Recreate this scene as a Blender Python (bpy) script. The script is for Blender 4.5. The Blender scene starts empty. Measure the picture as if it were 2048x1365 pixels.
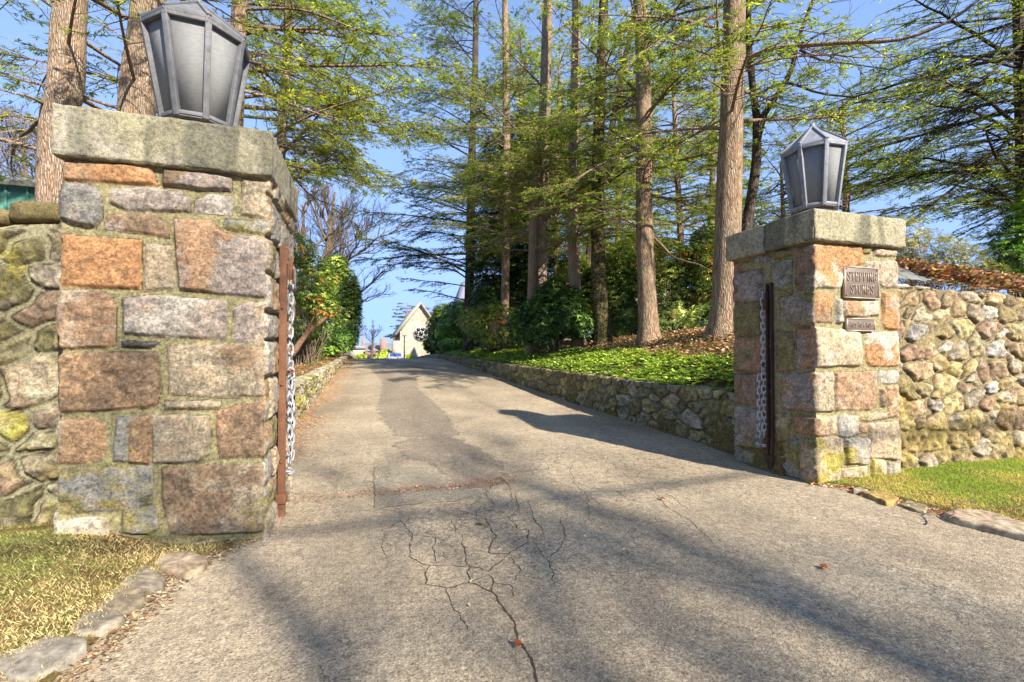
import bpy, math, random
import numpy as np

# ------------------------------------------------------------------ camera, light, exposure
sc = bpy.context.scene
TH, TI, FP, CZ = math.radians(17.6), math.radians(1.1), 910.0, 1.2
cam_d = bpy.data.cameras.new('camera'); cam = bpy.data.objects.new('camera', cam_d)
sc.collection.objects.link(cam); sc.camera = cam
cam.location = (0, 0, CZ); cam.rotation_euler = (math.radians(90) + TI, 0, -TH)
cam_d.sensor_width = 36; cam_d.lens = FP / 2048 * 36; cam_d.clip_start = 0.05; cam_d.clip_end = 3000
SUN_EL = math.radians(34.3)
SUN_XY = (0.406, -0.914)                       # horizontal direction towards the sun
world = bpy.data.worlds.new('World'); sc.world = world; world.use_nodes = True
wn = world.node_tree.nodes; wl = world.node_tree.links
sky = wn.new('ShaderNodeTexSky'); sky.sky_type = 'NISHITA'; sky.sun_disc = False
sky.sun_elevation = SUN_EL
sky.sun_rotation = math.atan2(SUN_XY[0], SUN_XY[1])
sky.air_density = 0.95; sky.dust_density = 0.35; sky.ozone_density = 1.6
wn['Background'].inputs['Strength'].default_value = 0.15
# soft clamp on the sky colour: its glare near the horizon rolls off softly
sp_ = wn.new('ShaderNodeSeparateColor'); cb_ = wn.new('ShaderNodeCombineColor'); wl.new(sky.outputs[0], sp_.inputs[0])
for i_, M_ in enumerate((1.35, 2.15, 4.4)):
    last = sp_.outputs[i_]
    for op_, v_ in (('MULTIPLY', -1.45 / M_), ('EXPONENT', 0), ('MULTIPLY_ADD', -M_)):
        q_ = wn.new('ShaderNodeMath'); q_.operation = op_; wl.new(last, q_.inputs[0]); q_.inputs[1].default_value = v_
        if op_ == 'MULTIPLY_ADD': q_.inputs[2].default_value = M_
        last = q_.outputs[0]
    wl.new(last, cb_.inputs[i_])
wl.new(cb_.outputs[0], wn['Background'].inputs['Color'])
sun_d = bpy.data.lights.new('sun', 'SUN'); sun = bpy.data.objects.new('sun', sun_d)
sc.collection.objects.link(sun)
sun_d.energy = 5.0; sun_d.angle = math.radians(0.9); sun_d.color = (1.0, 0.93, 0.82)
from mathutils import Vector
sd = Vector((SUN_XY[0] * math.cos(SUN_EL), SUN_XY[1] * math.cos(SUN_EL), math.sin(SUN_EL))).normalized()
sun.rotation_euler = sd.to_track_quat('Z', 'Y').to_euler(); sun.location = (8, -20, 20)
sc.view_settings.view_transform = 'Standard'; sc.view_settings.look = 'None'
sc.view_settings.gamma = 1; sc.view_settings.exposure = 1.35
sc.cycles.max_bounces = 7; sc.cycles.diffuse_bounces = 4; sc.cycles.glossy_bounces = 3
sc.cycles.transmission_bounces = 4; sc.cycles.transparent_max_bounces = 6
sc.cycles.caustics_reflective = False; sc.cycles.caustics_refractive = False

# ------------------------------------------------------------------ geometry helpers
hF = np.array([math.sin(TH), math.cos(TH), 0]); hR = np.array([math.cos(TH), -math.sin(TH), 0]); hZ = np.array([0, 0, 1.0])
F_ = math.cos(TI) * hF + math.sin(TI) * hZ; U_ = -math.sin(TI) * hF + math.cos(TI) * hZ
CAM = np.array([0, 0, CZ])
def ray(px, py): return F_ + (px - 1024) / FP * hR + (682.5 - py) / FP * U_
def at(px, py, D):                 # the point D metres ahead that stands at this place of the photograph
    r = ray(px, py); return CAM + r * (D / (r @ hF))
def on_y(px, py, y0): r = ray(px, py); return CAM + r * (y0 / r[1])
def on_x(px, py, x0): r = ray(px, py); return CAM + r * (x0 / r[0])
def on_z(px, py, z0): r = ray(px, py); return CAM + r * ((z0 - CZ) / r[2])

def hash3(ix, iy, iz, seed):
    with np.errstate(over='ignore'):
        h = (ix.astype(np.uint32) * np.uint32(374761393)) ^ (iy.astype(np.uint32) * np.uint32(668265263)) ^ (iz.astype(np.uint32) * np.uint32(2246822519)) ^ np.uint32(seed * 3266489917 & 0xffffffff)
        h = (h ^ (h >> np.uint32(13))) * np.uint32(1274126177); h = (h ^ (h >> np.uint32(16))) * np.uint32(2654435761)
        h ^= h >> np.uint32(15)
    return h.astype(np.float64) / 4294967295.0
def vnoise(P, seed=0):
    P = np.asarray(P, float); F = np.floor(P); f = P - F; I = F.astype(np.int64); f = f * f * (3 - 2 * f)
    out = 0
    for dx in (0, 1):
        for dy in (0, 1):
            for dz in (0, 1):
                w = (f[..., 0] if dx else 1 - f[..., 0]) * (f[..., 1] if dy else 1 - f[..., 1]) * (f[..., 2] if dz else 1 - f[..., 2])
                out = out + w * hash3(I[..., 0] + dx, I[..., 1] + dy, I[..., 2] + dz, seed)
    return out * 2 - 1
def fbm(P, octv=4, seed=0, gain=0.5):
    a, s, t, P = 1.0, 0.0, 0.0, np.asarray(P, float)
    for i in range(octv):
        s = s + a * vnoise(P, seed + i * 17); t += a; a *= gain; P = P * 2.03 + 5.3
    return s / t
def P3(a, b, c=0.0):
    a, b = np.asarray(a, float), np.asarray(b, float); return np.stack([a, b, np.zeros_like(a) + c], -1)
def sstep(x, a=0.0, b=1.0): t = np.clip((x - a) / (b - a), 0, 1); return t * t * (3 - 2 * t)
def lin(c):
    c = np.asarray(c, float) / 255.0
    return np.where(c <= 0.04045, c / 12.92, ((c + 0.055) / 1.055) ** 2.4)
KA = 0.46
def alb(*c): return lin(c) * KA               # surface colour behind a sunlit colour

def mesh(name, V, Q, mat=None, parent=None, col=None, smooth=False, mi=None, attrs=None):
    """one mesh object from arrays; Q: (n,4) or (n,3) or a list of both"""
    V = np.asarray(V, np.float32).reshape(-1, 3)
    Qs = [np.asarray(q, np.int32) for q in (Q if isinstance(Q, list) else [Q]) if len(q)]
    me = bpy.data.meshes.new(name)
    nl = sum(q.size for q in Qs); nf = sum(len(q) for q in Qs)
    me.vertices.add(len(V)); me.vertices.foreach_set('co', V.ravel())
    me.loops.add(nl); me.polygons.add(nf)
    me.loops.foreach_set('vertex_index', np.concatenate([q.ravel() for q in Qs]))
    st, o = [], 0
    for q in Qs: st.append(o + np.arange(len(q)) * q.shape[1]); o += q.size
    me.polygons.foreach_set('loop_start', np.concatenate(st).astype(np.int32))
    if mi is not None: me.polygons.foreach_set('material_index', np.asarray(mi, np.int32))
    if smooth: me.polygons.foreach_set('use_smooth', np.ones(nf, bool))
    if col is not None:
        a = me.color_attributes.new('Col', 'FLOAT_COLOR', 'POINT')
        c4 = np.ones((len(V), 4), np.float32); c4[:, :3] = np.clip(col, 0, 1); a.data.foreach_set('color', c4.ravel())
    for k, v in (attrs or {}).items():
        a = me.attributes.new(k, 'FLOAT', 'POINT'); a.data.foreach_set('value', np.asarray(v, np.float32))
    me.update(calc_edges=True); me.validate()
    for m in (mat if isinstance(mat, (list, tuple)) else [mat]):
        if m: me.materials.append(m)
    ob = bpy.data.objects.new(name, me); sc.collection.objects.link(ob)
    if parent: ob.parent = parent
    return ob
def tag(o, label=None, cat=None, group=None, kind=None):
    for k, v in (('label', label), ('category', cat), ('group', group), ('kind', kind)):
        if v: o[k] = v
    return o
def thing(name, label, cat, group=None, loc=(0, 0, 0), rz=0):
    o = bpy.data.objects.new(name, None); sc.collection.objects.link(o); o.empty_display_size = .1
    o.location = loc; o.rotation_euler = (0, 0, rz); return tag(o, label, cat, group)

class MB:                                      # collects pieces of one mesh
    def __init__(s): s.v, s.q, s.t, s.n, s.c = [], [], [], 0, []
    def add(s, V, Q, c=None):
        V = np.asarray(V, float).reshape(-1, 3); Q = np.asarray(Q, int)
        s.v.append(V); (s.q if Q.shape[1] == 4 else s.t).append(Q + s.n); s.n += len(V)
        if c is not None: s.c.append(np.broadcast_to(np.asarray(c, float), (len(V), 3)))
        return s
    def box(s, lo, hi, c=None, M=None):
        x0, y0, z0 = lo; x1, y1, z1 = hi
        V = np.array([(x0, y0, z0), (x1, y0, z0), (x1, y1, z0), (x0, y1, z0), (x0, y0, z1), (x1, y0, z1), (x1, y1, z1), (x0, y1, z1)], float)
        if M is not None: V = M(V)
        return s.add(V, [(0, 3, 2, 1), (4, 5, 6, 7), (0, 1, 5, 4), (1, 2, 6, 5), (2, 3, 7, 6), (3, 0, 4, 7)], c)
    def tube(s, P, R, n=8, c=None, caps=True):
        V, Q = tubes(np.asarray(P, float)[None], np.broadcast_to(np.asarray(R, float), (1, len(P))), n)
        if caps:
            k = len(P); V = np.vstack([V, P[0], P[-1]]); i = np.arange(n); j = (i + 1) % n
            b0, b1 = len(V) - 2, len(V) - 1; base = (k - 1) * n
            s.add(V, Q, c); off = s.n - len(V)
            s.t.append(np.concatenate([np.stack([i * 0 + b0, j, i], 1), np.stack([i * 0 + b1, base + i, base + j], 1)]) + off)
            return s
        return s.add(V, Q, c)
    def beam(s, a, b, w, d, up=(0, 0, 1), c=None):   # box from a to b, w wide, d deep
        a, b, up = (np.asarray(x, float) for x in (a, b, up)); t = b - a; t /= np.linalg.norm(t)
        x = np.cross(t, up); x /= np.linalg.norm(x) + 1e-9; y = np.cross(x, t)
        V = [p + sx * x * w / 2 + sy * y * d / 2 for p in (a, b) for sx, sy in ((-1, -1), (1, -1), (1, 1), (-1, 1))]
        return s.add(V, [(0, 1, 2, 3), (7, 6, 5, 4), (0, 4, 5, 1), (1, 5, 6, 2), (2, 6, 7, 3), (3, 7, 4, 0)], c)
    def prism(s, poly, z0, z1, c=None):        # poly: list of xy, fan caps
        n = len(poly); P = np.asarray(poly, float); ce = P.mean(0)
        V = np.vstack([P3(P[:, 0], P[:, 1], z0), P3(P[:, 0], P[:, 1], z1), [[*ce, z0], [*ce, z1]]])
        i = np.arange(n); j = (i + 1) % n
        s.add(V, np.stack([i, j, j + n, i + n], 1), c); off = s.n - len(V)
        s.t.append(np.concatenate([np.stack([j, i, i * 0 + 2 * n], 1), np.stack([i + n, j + n, i * 0 + 2 * n + 1], 1)]) + off)
        return s
    def build(s, name, mat, parent=None, smooth=False, bevel=0):
        Q = [np.concatenate(x) for x in (s.q, s.t) if x]
        ob = mesh(name, np.concatenate(s.v), Q, mat, parent, np.concatenate(s.c) if s.c else None, smooth)
        if bevel:
            m = ob.modifiers.new('bevel', 'BEVEL'); m.width = bevel; m.segments = 2; m.limit_method = 'ANGLE'
        return ob

def tubes(P, R, n):
    """P (M,K,3) paths, R (M,K) radii -> verts, quads"""
    P = np.asarray(P, float); M, K, _ = P.shape
    T = np.gradient(P, axis=1); T /= np.linalg.norm(T, axis=2, keepdims=True) + 1e-9
    ref = np.where(np.abs(T.mean(1, keepdims=True)[..., 2:3]) > 0.8, np.array([1.0, 0, 0]), np.array([0, 0, 1.0]))
    X = np.cross(T, np.broadcast_to(ref, T.shape)); X /= np.linalg.norm(X, axis=2, keepdims=True) + 1e-9
    Y = np.cross(T, X); a = np.arange(n) * 2 * math.pi / n
    V = P[:, :, None] + R[:, :, None, None] * (np.cos(a)[:, None] * X[:, :, None] + np.sin(a)[:, None] * Y[:, :, None])
    m, k, i = np.meshgrid(np.arange(M), np.arange(K - 1), np.arange(n), indexing='ij'); j = (i + 1) % n
    b = (m * K + k) * n
    Q = np.stack([b + i, b + j, b + n + j, b + n + i], -1).reshape(-1, 4)
    return V.reshape(-1, 3), Q
def smooth_path(pts, n):
    pts = np.asarray(pts, float)
    if len(pts) < 3: return pts[0] + (pts[-1] - pts[0]) * np.linspace(0, 1, n)[:, None]
    p = np.vstack([2 * pts[0] - pts[1], pts, 2 * pts[-1] - pts[-2]]); s = np.linspace(0, len(pts) - 1 - 1e-6, n); k = s.astype(int); t = (s - k)[:, None]
    a, b, c, d = p[k], p[k + 1], p[k + 2], p[k + 3]
    return .5 * (2 * b + (c - a) * t + (2 * a - 5 * b + 4 * c - d) * t * t + (3 * b - a - 3 * c + d) * t ** 3)
def grid_quads(nu, nv, wrap=False):
    i, j = np.meshgrid(np.arange(nu if wrap else nu - 1), np.arange(nv - 1), indexing='ij'); i2 = (i + 1) % nu
    return np.stack([i * nv + j, i2 * nv + j, i2 * nv + j + 1, i * nv + j + 1], -1).reshape(-1, 4)

# ------------------------------------------------------------------ materials
def new_mat(name):
    m = bpy.data.materials.new(name); m.use_nodes = True; nt = m.node_tree
    return m, nt, nt.nodes, nt.links, nt.nodes['Principled BSDF']
def tex(nt, scale, detail=5, rough=.6, kind='Noise', coord='Object', vec=None, sc3=None, **kw):
    n = nt.nodes.new('ShaderNodeTex' + kind); n.inputs['Scale'].default_value = scale
    if kind == 'Noise': n.inputs['Detail'].default_value = detail; n.inputs['Roughness'].default_value = rough
    for k, v in kw.items():
        if k in n.inputs: n.inputs[k].default_value = v
        else: setattr(n, k, v)
    if vec is None:
        tc = nt.nodes.new('ShaderNodeTexCoord'); vec = tc.outputs[coord]
    if sc3:
        mp = nt.nodes.new('ShaderNodeMapping'); mp.inputs['Scale'].default_value = sc3; nt.links.new(vec, mp.inputs['Vector']); vec = mp.outputs[0]
    nt.links.new(vec, n.inputs['Vector']); return n
def ramp(nt, fac, stops):
    r = nt.nodes.new('ShaderNodeValToRGB'); e = r.color_ramp.elements
    while len(e) < len(stops): e.new(.5)
    for el, (p, c) in zip(e, stops): el.position = p; el.color = (*(c if hasattr(c, '__len__') else (c, c, c)), 1)
    nt.links.new(fac, r.inputs[0]); return r.outputs[0]
def mix(nt, fac, a, b, mode='MIX'):
    m = nt.nodes.new('ShaderNodeMix'); m.data_type = 'RGBA'; m.blend_type = mode
    for s, v in ((m.inputs[0], fac), (m.inputs[6], a), (m.inputs[7], b)):
        if hasattr(v, 'is_linked') or hasattr(v, 'links'): nt.links.new(v, s)
        else: s.default_value = v if not hasattr(v, '__len__') else (*v[:3], 1)
    return m.outputs[2]
def math_n(nt, op, a, b=0.0, c=0.0):
    m = nt.nodes.new('ShaderNodeMath'); m.operation = op
    for s, v in zip(m.inputs, (a, b, c)):
        if hasattr(v, 'links'): nt.links.new(v, s)
        else: s.default_value = v
    return m.outputs[0]
def bump(nt, bsdf, h, strength=.5, dist=.01):
    b = nt.nodes.new('ShaderNodeBump'); b.inputs['Strength'].default_value = strength; b.inputs['Distance'].default_value = dist
    nt.links.new(h, b.inputs['Height']); nt.links.new(b.outputs[0], bsdf.inputs['Normal'])
def attr(nt, name): a = nt.nodes.new('ShaderNodeAttribute'); a.attribute_name = name; return a

def m_stone(name, fine=75, contrast=.85, bstr=.9, speck=.6):
    m, nt, N, L, B = new_mat(name); B.inputs['Roughness'].default_value = .92; B.inputs['Specular IOR Level'].default_value = .25
    c = attr(nt, 'Col').outputs['Color']
    n1 = tex(nt, fine, 6, .75); n2 = tex(nt, fine * 3.2, 3, .7)
    k = ramp(nt, n1.outputs[0], [(.28, 1 - contrast * 1.0), (.5, 1.0), (.72, 1 + contrast * .8)])
    c = mix(nt, 1.0, c, k, 'MULTIPLY')
    s = ramp(nt, n2.outputs[0], [(.60, 0), (.68, 1)]); c = mix(nt, math_n(nt, 'MULTIPLY', s, speck), c, alb(225, 215, 200))
    s2 = ramp(nt, n2.outputs[0], [(.32, 1), (.40, 0)]); c = mix(nt, math_n(nt, 'MULTIPLY', s2, speck), c, alb(60, 50, 40))
    L.new(c, B.inputs['Base Color'])
    bump(nt, B, math_n(nt, 'ADD', n1.outputs[0], math_n(nt, 'MULTIPLY', n2.outputs[0], .4)), bstr, .012); return m
M_STONE = m_stone('rough_stone')
M_CAP = m_stone('hewn_granite', 42, .75, 1.0, .45)
M_SLATE = m_stone('slate', 40, .3, .35, .12)

def m_bark(name, c1, c2, ivy=0.0, sx=9.0):
    m, nt, N, L, B = new_mat(name); B.inputs['Roughness'].default_value = .95; B.inputs['Specular IOR Level'].default_value = .15
    n1 = tex(nt, sx, 7, .7, sc3=(2.2, 2.2, .42)); n2 = tex(nt, 3, 3, .5); n3 = tex(nt, 45, 4, .7, sc3=(1, 1, .4))
    v = tex(nt, sx * 1.6, kind='Voronoi', sc3=(2.2, 2.2, .35), feature='DISTANCE_TO_EDGE')
    c = ramp(nt, n1.outputs[0], [(.30, np.array(c1) * .40), (.44, c1), (.62, c2), (.75, np.array(c2) * 1.25)])
    c = mix(nt, math_n(nt, 'MULTIPLY', ramp(nt, v.outputs[0], [(0, 1), (.09, 0)]), .55), c, np.array(c1) * .35)
    c = mix(nt, math_n(nt, 'MULTIPLY', ramp(nt, n2.outputs[0], [(.45, 0), (.65, 1)]), .35), c, alb(150, 150, 125))
    if ivy:
        n4 = tex(nt, 14, 4, .6)
        c = mix(nt, ramp(nt, n4.outputs[0], [(.46, 0), (.52, ivy)]), c, alb(70, 85, 35))
    L.new(c, B.inputs['Base Color'])
    h = math_n(nt, 'ADD', math_n(nt, 'MULTIPLY', ramp(nt, v.outputs[0], [(0, 0), (.2, 1)]), .6), n1.outputs[0])
    bump(nt, B, math_n(nt, 'ADD', h, math_n(nt, 'MULTIPLY', n3.outputs[0], .35)), .9, .03); return m
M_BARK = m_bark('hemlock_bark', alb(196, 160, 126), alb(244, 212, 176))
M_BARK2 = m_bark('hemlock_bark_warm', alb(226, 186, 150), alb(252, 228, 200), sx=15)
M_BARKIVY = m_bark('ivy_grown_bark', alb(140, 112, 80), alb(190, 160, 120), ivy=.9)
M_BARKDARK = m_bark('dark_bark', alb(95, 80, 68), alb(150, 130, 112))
M_TWIG = m_bark('bare_twig_bark', alb(165, 140, 115), alb(215, 190, 160))
M_TWIGD = m_bark('grey_twig_bark', alb(120, 105, 100), alb(175, 160, 150))

def m_leaf(name, transl=.5, gloss=.25, rough=.5):
    m, nt, N, L, B = new_mat(name); c = attr(nt, 'Col').outputs['Color']
    B.inputs['Roughness'].default_value = rough; B.inputs['Specular IOR Level'].default_value = gloss
    L.new(c, B.inputs['Base Color'])
    t = N.new('ShaderNodeBsdfTranslucent'); L.new(mix(nt, 1.0, c, (1.25, 1.25, .6), 'MULTIPLY'), t.inputs['Color'])
    x = N.new('ShaderNodeMixShader'); x.inputs[0].default_value = transl
    L.new(B.outputs[0], x.inputs[1]); L.new(t.outputs[0], x.inputs[2]); L.new(x.outputs[0], N['Material Output'].inputs['Surface']); return m
M_NEEDLE = m_leaf('hemlock_needles', .6, .12)
M_LEAF = m_leaf('broad_leaves', .3, .5, .38)
M_DRY = m_leaf('dry_leaves', .25, .2, .7)
M_GRASS = m_leaf('grass_blades', .4, .2, .6)

def m_metal(name, c, rough=.5, metal=.8, c2=None, nscale=20, bstr=.15):
    m, nt, N, L, B = new_mat(name); B.inputs['Metallic'].default_value = metal
    n = tex(nt, nscale, 6, .7); n2 = tex(nt, nscale * 6, 4, .6)
    cc = ramp(nt, n.outputs[0], [(.3, c), (.7, c if c2 is None else c2)])
    L.new(cc, B.inputs['Base Color'])
    L.new(ramp(nt, n2.outputs[0], [(.3, rough * .8), (.7, min(1, rough * 1.3))]), B.inputs['Roughness'])
    bump(nt, B, math_n(nt, 'ADD', n.outputs[0], n2.outputs[0]), bstr, .004); return m
M_LEAD = m_metal('weathered_lead', alb(112, 113, 115), .7, .05, alb(162, 162, 163), 14, .4)
M_LEAD2 = m_metal('weathered_lead_blue', alb(142, 145, 152), .65, .1, alb(192, 195, 202), 16, .4)
M_RUST = m_metal('rusty_steel', alb(118, 84, 60), .9, .1, alb(176, 116, 80), 18, .5)
M_RUSTD = m_metal('shade_toned_rust', alb(72, 54, 42), .9, .05, alb(112, 76, 54), 18, .5)  # darker copy of the rust, the shade of its recess put into the colour
M_ZINC = m_metal('galvanised_steel', alb(212, 214, 220), .5, .25, alb(246, 247, 250), 30, .2)
M_BRONZE = m_metal('bronze_plaque', alb(136, 118, 106), .5, .3, alb(160, 138, 122), 10, .1)
M_BRONZEL = m_metal('bronze_edge', alb(232, 206, 176), .4, .3, alb(245, 222, 190), 25, .1)
def m_plain(name, c, rough=.6, c2=None, nscale=8, spec=.4, bstr=0):
    m, nt, N, L, B = new_mat(name); B.inputs['Roughness'].default_value = rough; B.inputs['Specular IOR Level'].default_value = spec
    n = tex(nt, nscale, 5, .65); L.new(ramp(nt, n.outputs[0], [(.3, c), (.7, c if c2 is None else c2)]), B.inputs['Base Color'])
    if bstr: bump(nt, B, n.outputs[0], bstr, .02)
    return m
# ------------------------------------------------------------------ lie of the land
ip = np.interp
def road(y): return ip(y, [-300, 4, 5.3, 9.3, 12.3, 17, 24, 28, 33, 45, 55, 400], [0, 0, .04, .14, .26, .42, .65, .70, .52, -.35, -.6, -.6])
def ktR(y): return ip(y, [3, 4, 12.3, 17, 28, 34], [.69, .69, .75, .82, .95, .8])
def ktL(y): return ip(y, [3, 7.4, 17, 28, 34], [.60, .64, .74, .88, .7])
XLy, XLx = [1.15, 1.5, 2.06, 2.8, 3.08, 3.2, 4.25, 4.4, 6.9, 7.05], [-1.9, -1.2, -1.07, -1.0, -.86, -.78, -.78, -1.3, -1.3, -1.12]
XRy, XRx = [1.15, 1.5, 1.82, 2.5, 2.9, 3.05, 3.9, 4.0], [5.0, 4.2, 4.08, 4.0, 3.95, 3.8, 3.8, 4.02]
def in_drive(x, y):                     # >0 inside the asphalt
    n = .03 * vnoise(P3(x * 6, y * 6), 3)
    d = np.minimum(x - ip(y, XLy, XLx), ip(y, XRy, XRx) - x) + n
    return np.where(y < 1.15, 1.0, d)
def land(x, y):
    x, y = np.asarray(x, float), np.asarray(y, float); r = road(y)
    lawnL = .15 * sstep((-1.0 - x) / .6) * sstep((y - 1.9) / 1.2) + .03
    lawnR = .035 + .0 * x - .05 * sstep((x - 5.5) / 2)
    s = ip(y, [4, 10, 13, 30], [.34, .30, .25, .12]); dx = np.maximum(x - 4.2, 0)
    bedR = ktR(y) - .03 + s * np.minimum(dx, 3) + .03 * np.minimum(np.maximum(dx - 3, 0), 12)
    dl = np.maximum(-1.3 - x, 0)
    bedL = ktL(y) - .04 + .07 * np.minimum(dl, 6)
    far = sstep((y - 34) / 14); bedR = bedR * (1 - far) + far * r; bedL = bedL * (1 - far) + far * r
    zL = np.where(y > 7.15, bedL, np.where(y > 3.3, .2 + 0 * x, lawnL)); zL = zL + 0.0
    t = sstep((y - 7.0) / .3); zL = np.where((y > 3.3) & (y < 7.4), .2 * (1 - t) + bedL * t, zL)
    zR = np.where(y > 3.35, bedR, lawnR)
    z = np.where(x > 2, zR, zL)
    z = z + .015 * fbm(P3(x * 2.1, y * 2.1), 3, 11)
    ins = sstep((in_drive(x, y) + .02) / .05)
    z = z * (1 - ins) + (r - .03) * ins
    z = np.where((y > 52), r - .03, z)
    return z
def axis(segs):                          # [(from, to, step), ...]
    out = [np.arange(a, b, s) for a, b, s in segs]; return np.unique(np.concatenate(out + [[segs[-1][1]]]).round(4))
gx = axis([(-400, -60, 40), (-60, -10, 5), (-10, -3, .7), (-3, -.5, .04), (-.5, 3.5, .5), (3.5, 7.4, .045), (7.4, 14, .4), (14, 60, 4), (60, 400, 40)])
gy = axis([(-300, -20, 40), (-20, .9, 2), (.9, 4.2, .045), (4.2, 8, .12), (8, 34, .5), (34, 70, 2), (70, 900, 60)])
GX, GY = np.meshgrid(gx, gy, indexing='ij')
m, nt, N, L, B = new_mat('soil_and_turf'); B.inputs['Roughness'].default_value = .95; B.inputs['Specular IOR Level'].default_value = .1
n1 = tex(nt, 3.5, 6, .7, coord='Object'); n2 = tex(nt, 40, 5, .7)
c = ramp(nt, n1.outputs[0], [(.35, alb(140, 112, 74)), (.5, alb(176, 152, 96)), (.65, alb(128, 136, 64))])
c = mix(nt, ramp(nt, n2.outputs[0], [(.4, 0), (.6, .55)]), c, alb(70, 52, 34))
L.new(c, B.inputs['Base Color']); bump(nt, B, n2.outputs[0], .8, .03)
ground = mesh('ground', P3(GX, GY, land(GX, GY)), grid_quads(len(gx), len(gy)), m, smooth=True)
tag(ground, kind='structure')

# driveway: one asphalt sheet with the street across its mouth
def poly_sd(X, Y, poly):                # signed distance, positive inside
    poly = np.asarray(poly, float); a = poly; b = np.roll(poly, -1, 0); d = np.full(X.shape, 1e9); ins = np.zeros(X.shape, bool)
    for (ax, ay), (bx, by) in zip(a, b):
        ex, ey = bx - ax, by - ay; t = np.clip(((X - ax) * ex + (Y - ay) * ey) / (ex * ex + ey * ey + 1e-12), 0, 1)
        d = np.minimum(d, np.hypot(X - ax - t * ex, Y - ay - t * ey))
        c = (ay > Y) != (by > Y)
        if ey != 0: ins ^= c & (X < ex * (Y - ay) / ey + ax)
    return np.where(ins, d, -d)
def zz(pts): # traced in the enlarged drive picture -> photograph pixels -> ground
    out = []
    for x, y in pts:
        px, py = 600 + x / 2.052, 700 + y / 2.052; z = 0
        for _ in range(4): p = on_z(px, py, z); z = float(road(p[1])) + .004
        out.append((p[0], p[1]))
    return out
PATCH = [zz([(290, 60), (470, 60), (480, 150), (530, 200), (570, 240), (600, 262), (625, 310), (642, 330), (650, 345), (600, 360), (470, 362), (400, 350), (345, 300), (318, 240), (330, 190), (340, 120)]),
         zz([(380, 380), (470, 368), (640, 365), (700, 390), (770, 430), (832, 470), (835, 548), (760, 572), (640, 560), (600, 512), (560, 480), (440, 440)]),
         zz([(300, 480), (560, 482), (610, 520), (660, 565), (740, 580), (720, 615), (400, 640), (304, 655)])]
dx_ = axis([(-60, -8, 8), (-8, -1.6, .8), (-1.6, 4.4, .05), (4.4, 8, .6), (8, 60, 8)])
dy_ = axis([(-9, 1, .5), (1, 9, .05), (9, 20, .15), (20, 60, .6)])
DX, DY = np.meshgrid(dx_, dy_, indexing='ij'); DZ = road(DY) + .004 + .006 * fbm(P3(DX * 1.7, DY * 1.7), 2, 5) * (DY > -1)
Q = grid_quads(len(dx_), len(dy_)); cx = DX.ravel()[Q].mean(1); cy = DY.ravel()[Q].mean(1)
Q = Q[(cy < 1.6) | ((cx > -1.8) & (cx < 4.5)) & ~((cy > 3.3) & ((cx < -1.3) | (cx > 4.2)))]
pa = np.maximum(poly_sd(DX, DY, PATCH[0]), poly_sd(DX, DY, PATCH[1])); pb = poly_sd(DX, DY, PATCH[2])
red = np.exp(-((DY - 3.98 - .03 * (DX - 1.0)) / .09) ** 2) * sstep((DX + .05) / .2) * sstep((1.55 - DX) / .3)
ned = sstep((-0.3 - DX - .35 * fbm(P3(DX * 2, DY * 1.3), 3, 9)) / .8) * sstep((DY - 4.2) / 2)
m, nt, N, L, B = new_mat('worn_asphalt'); B.inputs['Specular IOR Level'].default_value = .25; B.inputs['Roughness'].default_value = .85
warp = tex(nt, 3.0, 4, .6)
big = tex(nt, .9, 4, .6); mid = tex(nt, 14, 4, .6); fine = tex(nt, 105, 4, .75); agg = tex(nt, 70, kind='Voronoi', coord='Object'); agg2 = tex(nt, 260, 2, .6)
base = ramp(nt, big.outputs[0], [(.3, alb(196, 176, 146)), (.5, alb(226, 204, 170)), (.7, alb(246, 224, 188))])
base = mix(nt, math_n(nt, 'MULTIPLY', ramp(nt, mid.outputs[0], [(.35, 1), (.6, 0)]), .3), base, alb(120, 112, 100))
edge = math_n(nt, 'ADD', attr(nt, 'patch').outputs['Fac'], math_n(nt, 'MULTIPLY', math_n(nt, 'SUBTRACT', tex(nt, 6, 9, .78).outputs[0], .5), .6))
base = mix(nt, ramp(nt, edge, [(.0, 0), (.012, .5)]), base, ramp(nt, mid.outputs[0], [(.3, alb(138, 124, 112)), (.7, alb(164, 148, 134))]))
rim = ramp(nt, math_n(nt, 'ABSOLUTE', edge), [(0, 1), (.012, 0)])
edge2 = math_n(nt, 'ADD', attr(nt, 'patchb').outputs['Fac'], math_n(nt, 'MULTIPLY', math_n(nt, 'SUBTRACT', warp.outputs[0], .5), .05))
base = mix(nt, ramp(nt, edge2, [(.0, 0), (.01, .5)]), base, alb(180, 172, 150))
rim2 = ramp(nt, math_n(nt, 'ABSOLUTE', edge2), [(0, .8), (.008, 0)])
base = mix(nt, math_n(nt, 'MULTIPLY', attr(nt, 'red').outputs['Fac'], ramp(nt, mid.outputs[0], [(.45, .1), (.6, .9)])), base, alb(150, 105, 80))
base = mix(nt, math_n(nt, 'MULTIPLY', attr(nt, 'needle').outputs['Fac'], ramp(nt, tex(nt, 9, 6, .75).outputs[0], [(.45, 0), (.62, .75)])), base, alb(165, 118, 78))
sp = ramp(nt, agg.outputs['Distance'], [(.12, 1), (.30, 0)]); rnd = ramp(nt, agg.outputs['Color'], [(.25, .25), (.75, 1.0)])
base = mix(nt, 1.0, base, ramp(nt, fine.outputs[0], [(.30, .18), (.44, .8), (.58, 1.18), (.70, 1.9)]), 'MULTIPLY')
st_ = tex(nt, 28, 5, .8); base = mix(nt, 1.0, base, ramp(nt, st_.outputs[0], [(.3, .78), (.5, 1.0), (.7, 1.16)]), 'MULTIPLY')
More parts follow.
